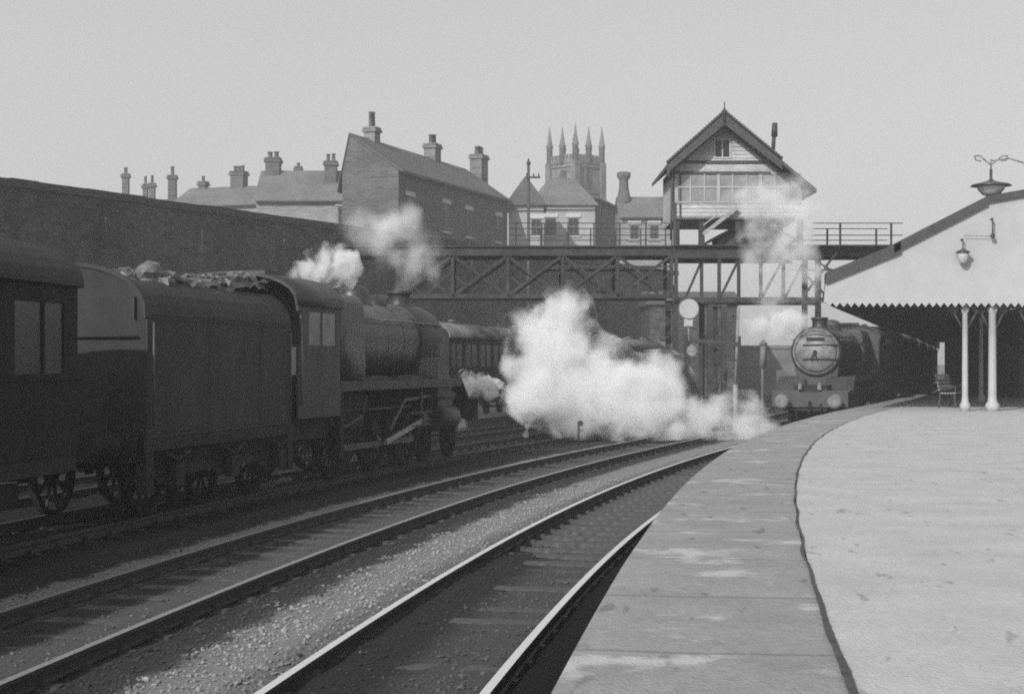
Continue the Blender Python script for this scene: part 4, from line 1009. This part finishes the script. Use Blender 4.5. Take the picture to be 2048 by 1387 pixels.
for i in range(nT):
    for j in range(w_): k=(j+1)%w_; fs.append((i*w_+j,i*w_+k,(i+1)*w_+k,(i+1)*w_+j))
b=MB(); b.add(vs,fs); b.build('roof',M['canopy'],cn)
# track-side valance and beam receding
for ox in (0.,prof_[-1][0]):
    b=MB()
    for i in range(nT):
        a_=pos(tc0+i*3.6,EDGE); c_=pos(tc0+(i+1)*3.6,EDGE)
        pa=(cx2(1650)+ox+a_[0]-xe0,YC+.1+a_[1]-ye0); pc=(cx2(1650)+ox+c_[0]-xe0,YC+.1+c_[1]-ye0)
        b.prism([(pa[0],pa[1],cz(548)-.1),(pc[0],pc[1],cz(548)-.1),(pc[0],pc[1],cz(606)-min(.42,.09*(i+1))),(pa[0],pa[1],cz(606)-min(.42,.09*i))],(.05,0,0))
    b.build('side_valance',M['canopy'],cn)
# ties across beneath the roof
for i in range(0,nT,2):
    b=MB(); a_=pos(tc0+i*3.6,EDGE); X0=cx2(1650)+a_[0]-xe0; Y0=YC+.3+a_[1]-ye0
    b.bar((X0,Y0,cz(600)+.1),(X0+prof_[-1][0],Y0,cz(600)+.1),.12,.2)
    for ox,oz in prof_[1:-1]: b.bar((X0+ox,Y0,cz(600)+.1),(X0+ox,Y0,oz-.1),.08,.08)
    b.build('tie_beam',M['canopy'],cn)
# columns
def column(x_,y_,r,label,zt=None):
    c=thing('canopy_column',label,'column',(x_,y_,PZ),group='white posts holding up the canopy')
    zt=zt or cz(600)
    b=MB(); b.lathe([(r*1.7,0),(r*1.7,.18),(r*1.15,.26),(r,.4),(r*.88,zt-PZ-.35),(r*1.3,zt-PZ-.3),(r*1.3,zt-PZ-.22),(r,zt-PZ-.18),(r,zt-PZ)],(x_,y_,PZ+.006),(0,0,1),16); b.build('shaft',M['white'],c)
    b=MB(); 
    for s in(-1,1): b.tube([(x_+s*r,y_,zt-.75),(x_+s*.3,y_,zt-.35),(x_+s*.6,y_,zt-.12)],.03); b.cyl((x_+s*.3,y_-.02,zt-.22),(x_+s*.3,y_+.02,zt-.22),.12,n=14)
    b.build('bracket',M['iron'],c)
column(cx2(1936),YC+.3,.085,'slim white canopy post next to the slatted bench')
column(XU(1962,56.5),56.5,.075,'farther slim white canopy post, in the shade behind the front ones')
column(XU(1978,68),68,.075,'most distant white canopy post in the shade')
column(cx2(2070),YC+.3,.085,'white canopy post at the right picture edge')
# tall white lamp post with enamel shade
YL=45.75; xL=XU(1982,YL); xP=XU(2068,YL)
column(cx2(1991),YC+.3,.115,'stout white canopy post nearest the camera, under the large bracket lamp')
lp=thing('platform_lamp','large lamp with dark saucer shade on a scrolled bracket above the canopy roof edge','lamp bracket',(xP,YL,cz(376)))
b=MB(); zT=ZY(318,YL)
b.lathe([(.1,0),(.06,.1),(.045,zT-cz(376))],(xP,YL,cz(376)-.1),(0,0,1),14); b.build('post',M['bridge_pale'],lp)
b=MB(); b.tube([(xP,YL,zT-.5),(xP-.3,YL,zT-.1),(xP-.7,YL,zT+.02),(xL,YL,ZY(322,YL))],.022,6); b.build('bracket',M['bridge_pale'],lp)
b=MB(); zs=ZY(372,YL); b.lathe([(.57,0),(.5,.05),(.3,.09),(.1,.15),(.04,.2),(.04,.46)],(xL,YL,zs),(0,0,1),26); b.build('lamp_shade',M['shade'],lp)
b=MB(); b.lathe([(.12,-.28),(.24,-.24),(.36,-.10),(.4,0)],(xL,YL,zs),(0,0,1),20); b.build('globe',M['globe'],lp)
b=MB(); z1=zs+.46
b.cyl((xL,YL,z1),(xL,YL,ZY(318,YL)),.025,n=8)
for s in(-1,1):
    b.tube([(xL,YL,ZY(330,YL)),(xL+s*.14,YL,ZY(322,YL)),(xL+s*.32,YL,ZY(311,YL)),(xL+s*.46,YL,ZY(312,YL)),(xL+s*.42,YL,ZY(320,YL)),(xL+s*.28,YL,ZY(322,YL))],.022,6)
b.build('scroll',M['bridge_pale'],lp)
# hanging lamps in front of the screen
def hang(x_,y_,ztop,zsh,r,label,globe=True):
    h=thing('hanging_lamp',label,'lamp',(x_,y_,ztop))
    b=MB(); b.cyl((x_,y_,zsh+.1),(x_,y_,ztop),.015,n=6); b.bar((x_,y_,ztop),(x_,YC,ztop),.03); b.build('rod',M['iron'],h)
    b=MB(); b.lathe([(r,0),(r*.8,.04),(r*.35,.08),(.03,.11)],(x_,y_,zsh),(0,0,1),20); b.build('lamp_shade',M['shade'],h)
    if globe:
        b=MB(); b.lathe([(.06,-.30),(.10,-.26),(.15,-.14),(.16,0)],(x_,y_,zsh),(0,0,1),16); b.build('globe',M['screen'],h)
hang(XU(1926,45.28),45.28,ZY(478,45.28),ZY(505,45.28),.215,'small lamp with dark shade hanging before the white canopy screen')
hk=thing('wire_hanger','short dark rod with weight hanging on the white screen near the lamp post','hanger',(cx2(1981),YC-.2,cz(435)))
b=MB(); b.cyl((cx2(1981),YC-.2,cz(438)),(cx2(1981),YC-.2,cz(473)),.02,n=6); b.ball((cx2(1981),YC-.2,cz(473)),.07); b.bar((cx2(1981),YC-.2,cz(438)),(cx2(1981),YC,cz(438)),.03); b.bar((cx2(1926),YC-.12,cz(472)),(cx2(1981),YC-.12,cz(473)),.012); b.build('rod',M['iron'],hk)

# platform bench
xb_,yb_=XU(1893,49.6),49.6
bn=thing('platform_bench','slatted wooden bench beside the slim white post','bench',(xb_,yb_,PZ),R(62))
def bb_(b,name,m): return b.build(name,m,bn,False)
b=MB()
for k in range(5): b.b2((-.8,-.02-k*.09,.43),(.8,-.09-k*.09,.46))
bb_(b,'seat',M['bench'])
b=MB()
for k in range(5): b.b2((-.8,.02+k*.025,.52+k*.1),(.8,.05+k*.025,.59+k*.1))
bb_(b,'backrest',M['bench'])
for s in(-.7,.7):
    b=MB(); b.bar((s,-.42,.0),(s,-.4,.43),.05); b.bar((s,.06,.0),(s,.02,.45),.05); b.bar((s,.02,.45),(s,.16,1.02),.05); b.bar((s,-.45,.42),(s,.05,.42),.05); b.bar((s,-.43,.64),(s,.07,.64),.05); b.bar((s,-.43,.42),(s,-.43,.64),.04); bb_(b,'leg',M['iron'])

# station building beneath the canopy
_p=pos(tY(EDGE,64),EDGE+4.4); st=thing('station_building','dark station building under the canopy at the right','station building',(_p[0],_p[1],PZ))
b=MB(); tS=tY(EDGE,64); 
pA=pos(tS,EDGE+4.4); pB=pos(tS+60,EDGE+4.4); dS=Vector((pB[0]-pA[0],pB[1]-pA[1],0)).normalized(); nS=Vector((dS.y,-dS.x,0)); a0=Vector((pA[0],pA[1],PZ)); 
b.prism([a0,a0+dS*60,a0+dS*60+nS*6,a0+nS*6],(0,0,3.3)); b.build('wall',M['brick_d'],st)
for k in range(8):
    c=a0+dS*(3+k*7)-nS*.03
    b=MB(); b.box((c.x,c.y,PZ+1.7),(.1,1.5,1.9),rz=math.atan2(-dS.x,dS.y)); b.build('window',M['glass'],st)
    c=a0+dS*(6+k*7)-nS*.03
    b=MB(); b.box((c.x,c.y,PZ+1.1),(.1,1.1,2.2),rz=math.atan2(-dS.x,dS.y)); b.build('door',M['timber_dark'],st)

po=thing('gap_block','dark block added to close the bright gap beyond the bench','building',(a0.x+dS.x*58,a0.y+dS.y*58,PZ))  # invented block, keeps bright sky from showing under the canopy
b=MB(); e0=a0+dS*58; b.prism([e0-nS*3.9,e0+nS*.2,e0+nS*.2+dS*8,e0-nS*3.9+dS*8],(0,0,4.3)); b.build('wall',M['brick_d'],po)
b=MB(); c=e0-nS*2-dS*.02; b.box((c.x,c.y,PZ+1.25),(1.6,.1,2.5),rz=math.atan2(nS.y,nS.x)); b.build('door',M['timber_dark'],po)
# ------------------------------------------------------------------ steam and smoke
def volmat(name, dens, colv=.99, noise_=None, aniso=.0):
    m=bpy.data.materials.new(name); m.use_nodes=True; n,l=m.node_tree.nodes,m.node_tree.links
    n.remove(n['Principled BSDF']); out=[x for x in n if x.type=='OUTPUT_MATERIAL'][0]
    v=n.new('ShaderNodeVolumePrincipled'); v.inputs['Color'].default_value=(colv,)*3+(1,); v.inputs['Density'].default_value=dens; v.inputs['Anisotropy'].default_value=aniso
    l.new(v.outputs[0],out.inputs['Volume'])
    if noise_:
        sc_n,lo,hi=noise_
        tc=n.new('ShaderNodeTexCoord'); nz=n.new('ShaderNodeTexNoise'); nz.inputs['Scale'].default_value=sc_n; nz.inputs['Detail'].default_value=3; l.new(tc.outputs['Object'],nz.inputs['Vector'])
        mr=n.new('ShaderNodeMapRange'); mr.inputs[1].default_value=lo; mr.inputs[2].default_value=hi; mr.inputs[3].default_value=0; mr.inputs[4].default_value=dens; l.new(nz.outputs['Fac'],mr.inputs[0]); l.new(mr.outputs[0],v.inputs['Density'])
        m.cycles.volume_sampling='MULTIPLE_IMPORTANCE'
    return m
def ico(sub):
    import bmesh
    bm=bmesh.new(); bmesh.ops.create_icosphere(bm,subdivisions=sub,radius=1); vs=[v.co.copy() for v in bm.verts]; fs=[[v.index for v in f.verts] for f in bm.faces]; bm.free(); return vs,fs
IV,IF=ico(2)
texs={}
def ctex(size,depth=3):
    k=(size,depth)
    if k not in texs:
        t=bpy.data.textures.new('puff','CLOUDS'); t.noise_scale=size; t.noise_depth=depth; texs[k]=t
    return texs[k]
def steam(label, circles, Y, m, voxel=.14, disp=((.9,.45),(.3,.2)), zsq=1., spread=.0, gr=1., minz=-.1, name='steam_cloud', cat='steam'):
    random.seed(hash(label)%1000 if False else len(label)*31)
    vs=[];fs=[]
    for (u,y,r,*e) in circles:
        Yc=(e[0] if e else Y)+random.uniform(-spread,spread); c=P(u,y,Yc); rr_=r*gr*Yc/F; k=len(vs)
        for p_ in IV:
            q=c+Vector((p_.x*rr_,p_.y*rr_*zsq,p_.z*rr_)); q.z=max(q.z,minz); vs.append(tuple(q))
        fs+=[[i+k for i in f] for f in IF]
    c0=P(circles[0][0],circles[0][1],Y)
    vs=[tuple(Vector(v)-c0) for v in vs]
    me=bpy.data.meshes.new(name); me.from_pydata(vs,[],fs); me.update(); me.materials.append(m)
    o=bpy.data.objects.new(name,me); col.objects.link(o); o.location=c0
    md=o.modifiers.new('r','REMESH'); md.mode='VOXEL'; md.voxel_size=voxel; md.use_smooth_shade=True
    for s_,st_ in disp:
        dm=o.modifiers.new('d','DISPLACE'); dm.texture=ctex(s_); dm.strength=st_; dm.mid_level=.5; dm.texture_coords='LOCAL'
    bpy.context.view_layer.update()
    dg=bpy.context.evaluated_depsgraph_get(); ev=o.evaluated_get(dg); me2=bpy.data.meshes.new_from_object(ev); 
    o.modifiers.clear(); o.data=me2; me2.name=name
    if not me2.materials: me2.materials.append(m)
    tag(o,label,cat,kind='stuff'); return o
V_dense=volmat('dense_steam',5.,.995)
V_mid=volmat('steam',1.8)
def softvol(name,dens,colv,circles,Y,nscale,lo,hi):
    m=volmat(name,dens,colv); n,l=m.node_tree.nodes,m.node_tree.links
    v=[x for x in n if x.type=='PRINCIPLED_VOLUME'][0]
    tc=n.new('ShaderNodeTexCoord'); c0=P(circles[0][0],circles[0][1],Y); acc=None
    wn=n.new('ShaderNodeTexNoise'); wn.inputs['Scale'].default_value=nscale*.8; wn.inputs['Detail'].default_value=3; l.new(tc.outputs['Object'],wn.inputs['Vector'])
    ws=n.new('ShaderNodeVectorMath'); ws.operation='MULTIPLY_ADD'; l.new(wn.outputs['Color'],ws.inputs[0]); ws.inputs[1].default_value=(1.8,)*3
    wa=n.new('ShaderNodeVectorMath'); wa.operation='ADD'; l.new(tc.outputs['Object'],wa.inputs[0]); wa.inputs[1].default_value=(-.95,)*3; l.new(wa.outputs[0],ws.inputs[2])
    for (u,y,r) in circles:
        c=P(u,y,Y)-c0; R_=r*1.5*Y/F
        d=n.new('ShaderNodeVectorMath'); d.operation='DISTANCE'; l.new(ws.outputs[0],d.inputs[0]); d.inputs[1].default_value=c
        mr=n.new('ShaderNodeMapRange'); mr.interpolation_type='SMOOTHSTEP'; mr.inputs[1].default_value=0; mr.inputs[2].default_value=R_; mr.inputs[3].default_value=1; mr.inputs[4].default_value=0; l.new(d.outputs['Value'],mr.inputs[0])
        if acc is None: acc=mr.outputs[0]
        else:
            a=n.new('ShaderNodeMath'); a.operation='ADD'; l.new(acc,a.inputs[0]); l.new(mr.outputs[0],a.inputs[1]); acc=a.outputs[0]
    nz=n.new('ShaderNodeTexNoise'); nz.inputs['Scale'].default_value=nscale*1.4; nz.inputs['Detail'].default_value=4; l.new(tc.outputs['Object'],nz.inputs['Vector'])
    mr=n.new('ShaderNodeMapRange'); mr.inputs[1].default_value=lo; mr.inputs[2].default_value=hi; mr.inputs[3].default_value=0; mr.inputs[4].default_value=dens; l.new(nz.outputs['Fac'],mr.inputs[0])
    mu=n.new('ShaderNodeMath'); mu.operation='MULTIPLY'; l.new(mr.outputs[0],mu.inputs[0]); l.new(acc,mu.inputs[1]); l.new(mu.outputs[0],v.inputs['Density'])
    return m
def puffvol(name,dens,colv,circles,Y,ns,amp,thr,soft):
    m=volmat(name,dens,colv); n,l=m.node_tree.nodes,m.node_tree.links
    v=[x for x in n if x.type=='PRINCIPLED_VOLUME'][0]; tc=n.new('ShaderNodeTexCoord'); c0=P(circles[0][0],circles[0][1],Y); acc=None
    for (u,y,r_) in circles:
        c=P(u,y,Y)-c0; R_=r_*1.35*Y/F
        d=n.new('ShaderNodeVectorMath'); d.operation='DISTANCE'; l.new(tc.outputs['Object'],d.inputs[0]); d.inputs[1].default_value=c
        mr=n.new('ShaderNodeMapRange'); mr.inputs[1].default_value=0; mr.inputs[2].default_value=R_; mr.inputs[3].default_value=R_; mr.inputs[4].default_value=0; l.new(d.outputs['Value'],mr.inputs[0])
        if acc is None: acc=mr.outputs[0]
        else:
            a=n.new('ShaderNodeMath'); a.operation='SMOOTH_MAX'; a.inputs[2].default_value=.15; l.new(acc,a.inputs[0]); l.new(mr.outputs[0],a.inputs[1]); acc=a.outputs[0]
    nz=n.new('ShaderNodeTexNoise'); nz.inputs['Scale'].default_value=ns; nz.inputs['Detail'].default_value=5; nz.inputs['Roughness'].default_value=.6; nz.inputs['Distortion'].default_value=.5; l.new(tc.outputs['Object'],nz.inputs['Vector'])
    ma=n.new('ShaderNodeMath'); ma.operation='MULTIPLY_ADD'; l.new(nz.outputs['Fac'],ma.inputs[0]); ma.inputs[1].default_value=amp; l.new(acc,ma.inputs[2])
    mr=n.new('ShaderNodeMapRange'); mr.interpolation_type='SMOOTHSTEP'; mr.inputs[1].default_value=thr+amp*.5; mr.inputs[2].default_value=thr+amp*.5+soft; mr.inputs[3].default_value=0; mr.inputs[4].default_value=dens; l.new(ma.outputs[0],mr.inputs[0]); l.new(mr.outputs[0],v.inputs['Density'])
    return m
def puff(label,circles,Y,dens,ns,amp,thr,soft,voxel,minz=-.1,colv=.985):
    return steam(label,[(u,y,r_*1.42) for u,y,r_ in circles],Y,puffvol('steam',dens,colv,circles,Y,ns,amp,thr,soft),voxel,((1.,.15),),minz=minz)
def softsteam(label,circles,Y,name,dens,colv,nscale,lo,hi):
    big=[(u,y,r*1.6) for u,y,r in circles]
    return steam(label,big,Y,softvol(name,dens,colv,circles,Y,nscale,lo,hi),.16,((1.2,.05),))
puff('large white cloud of steam blown over the tracks from the approaching engine',[(1125,628,52),(1062,665,46),(1110,700,70),(1080,765,68),(1150,790,75),(1200,735,52),(1235,795,78),(1300,800,75),(1325,758,46),(1345,842,46),(1400,835,50),(1440,828,48),(1490,842,48),(1525,856,32),(1130,832,36),(1195,840,34),(1290,846,36),(1450,862,34),(1022,662,26),(1160,652,30),(1330,738,24),(1385,812,18),(1250,845,34),(1490,868,26),(1150,850,28),(1240,862,32),(1340,862,32),(1400,868,28),(1090,700,50),(1040,700,22)],50,3.0,1.15,2.3,.14,.60,.18,colv=.955)
puff('bright plume of steam over the cab roof of the dark engine at left',[(640,538,26),(603,548,14),(680,534,30),(668,512,20),(692,562,16),(632,512,15),(576,546,7),(704,515,14),(655,560,16),(712,540,14),(590,548,14),(620,530,24),(650,515,24),(685,520,28)],35,6.,2.0,1.2,.08,.24,.1,colv=.955)
softsteam('thin grey smoke rising from the chimney of the engine at left',[(806,572,18),(803,545,30),(835,530,34),(770,520,40),(825,495,40),(780,465,48),(735,470,45),(800,440,34),(745,435,28),(790,410,20),(725,490,30),(845,530,34),(850,560,22),(860,500,26)],41,'thin_smoke',2.0,.96,1.0,.32,.75)
puff('small white puffs of steam at the front of the engine at left',[(938,770,20),(962,768,18),(990,776,16),(933,798,14),(932,835,12),(920,850,10),(944,815,12),(907,850,8),(930,755,13),(975,785,13)],41.6,7.,3.2,.8,.06,.12,.05,colv=.955)
steam('wisp of steam on the ground beyond the front of the engine at left',[(1056,852,9),(1064,838,8),(1052,868,8),(1068,825,6)],48,V_mid,.05,((.3,.25),(.1,.08)))
steam('low wisp of steam under the tender footplate',[(545,964,9),(560,960,9),(530,970,7),(575,957,7),(518,974,4)],29.0,V_mid,.04,((.2,.1),(.1,.05)),minz=.0)  # puff added in place of sunlit ballast between the wheels
puff('white steam drifting left from the approaching engine below the bridge',[(1520,650,22),(1550,662,24),(1585,645,26),(1500,640,14),(1560,638,20),(1603,660,14),(1545,632,14),(1575,670,14)],54,4.,2.0,1.1,.05,.3,.08,colv=.95)
softsteam('grey smoke from the approaching engine rising past the signal box',[(1612,622,16),(1585,600,26),(1560,570,36),(1605,560,34),(1545,520,40),(1595,510,38),(1575,460,44),(1530,440,42),(1600,430,36),(1545,395,38),(1595,385,32),(1500,410,30),(1625,470,22),(1500,470,26),(1510,560,24),(1480,390,24),(1540,600,30),(1625,560,26),(1640,600,20),(1500,520,26),(1630,420,20)],57.5,'engine_smoke',2.6,.95,1.2,.36,.72)

# ------------------------------------------------------------------ haze
HZ=True
if HZ:
    b=MB(); b.b2((-420,-15,-1.4),(420,520,45)); o=b.build('haze',volmat('smoky_air',.0010,.95)); o['kind']='stuff'; o['label']='thin smoky haze over the station and town'; o['category']='haze'

# ------------------------------------------------------------------ world, sun, camera
w=bpy.data.worlds.new('World'); sc.world=w; w.use_nodes=True; n,l=w.node_tree.nodes,w.node_tree.links
sky=n.new('ShaderNodeTexSky'); sky.sky_type='NISHITA'; sky.sun_disc=False
SUN_EL=R(29); SUN_AZ=math.atan2(-.485,-.875)     # towards the sun, from +Y clockwise
sky.sun_elevation=SUN_EL; sky.sun_rotation=SUN_AZ
sky.dust_density=4.; sky.air_density=1.
bw=n.new('ShaderNodeRGBToBW'); l.new(sky.outputs[0],bw.inputs[0]); 
mx=n.new('ShaderNodeMix'); mx.data_type='FLOAT'; mx.inputs[0].default_value=.6; l.new(bw.outputs[0],mx.inputs[2])
tc=n.new('ShaderNodeTexCoord'); cn_=n.new('ShaderNodeTexNoise'); cn_.inputs['Scale'].default_value=2.5; cn_.inputs['Detail'].default_value=6; l.new(tc.outputs['Generated'],cn_.inputs['Vector'])
cr=n.new('ShaderNodeMapRange'); cr.inputs[3].default_value=3.0; cr.inputs[4].default_value=3.7; l.new(cn_.outputs['Fac'],cr.inputs[0]); l.new(cr.outputs[0],mx.inputs[3])
bg=n['Background']; l.new(mx.outputs[0],bg.inputs[0]); bg.inputs[1].default_value=.135
sl=bpy.data.lights.new('sun','SUN'); sl.energy=3.0; sl.angle=R(.6); sl.color=(1,1,1)
so=bpy.data.objects.new('sun',sl); col.objects.link(so)
tosun=Vector((math.sin(SUN_AZ)*math.cos(SUN_EL),math.cos(SUN_AZ)*math.cos(SUN_EL),math.sin(SUN_EL)))
so.rotation_euler=tosun.to_track_quat('Z','Y').to_euler(); so.location=(-20,-30,40)
cam=bpy.data.cameras.new('camera'); co=bpy.data.objects.new('camera',cam); col.objects.link(co); sc.camera=co
cam.sensor_width=36; cam.lens=F/2048*36; cam.clip_end=6000; cam.clip_start=.1
co.location=(0,0,CH); co.rotation_euler=(R(90),0,0); cam.shift_y=(HY-693.5)/2048
sc.view_settings.view_transform='Standard'; sc.view_settings.look='None'; sc.view_settings.exposure=.38
c=sc.cycles; c.volume_bounces=7; c.max_bounces=12; c.transparent_max_bounces=16; c.use_denoising=False; c.volume_step_rate=2.; c.volume_max_steps=128; c.filter_width=1.9
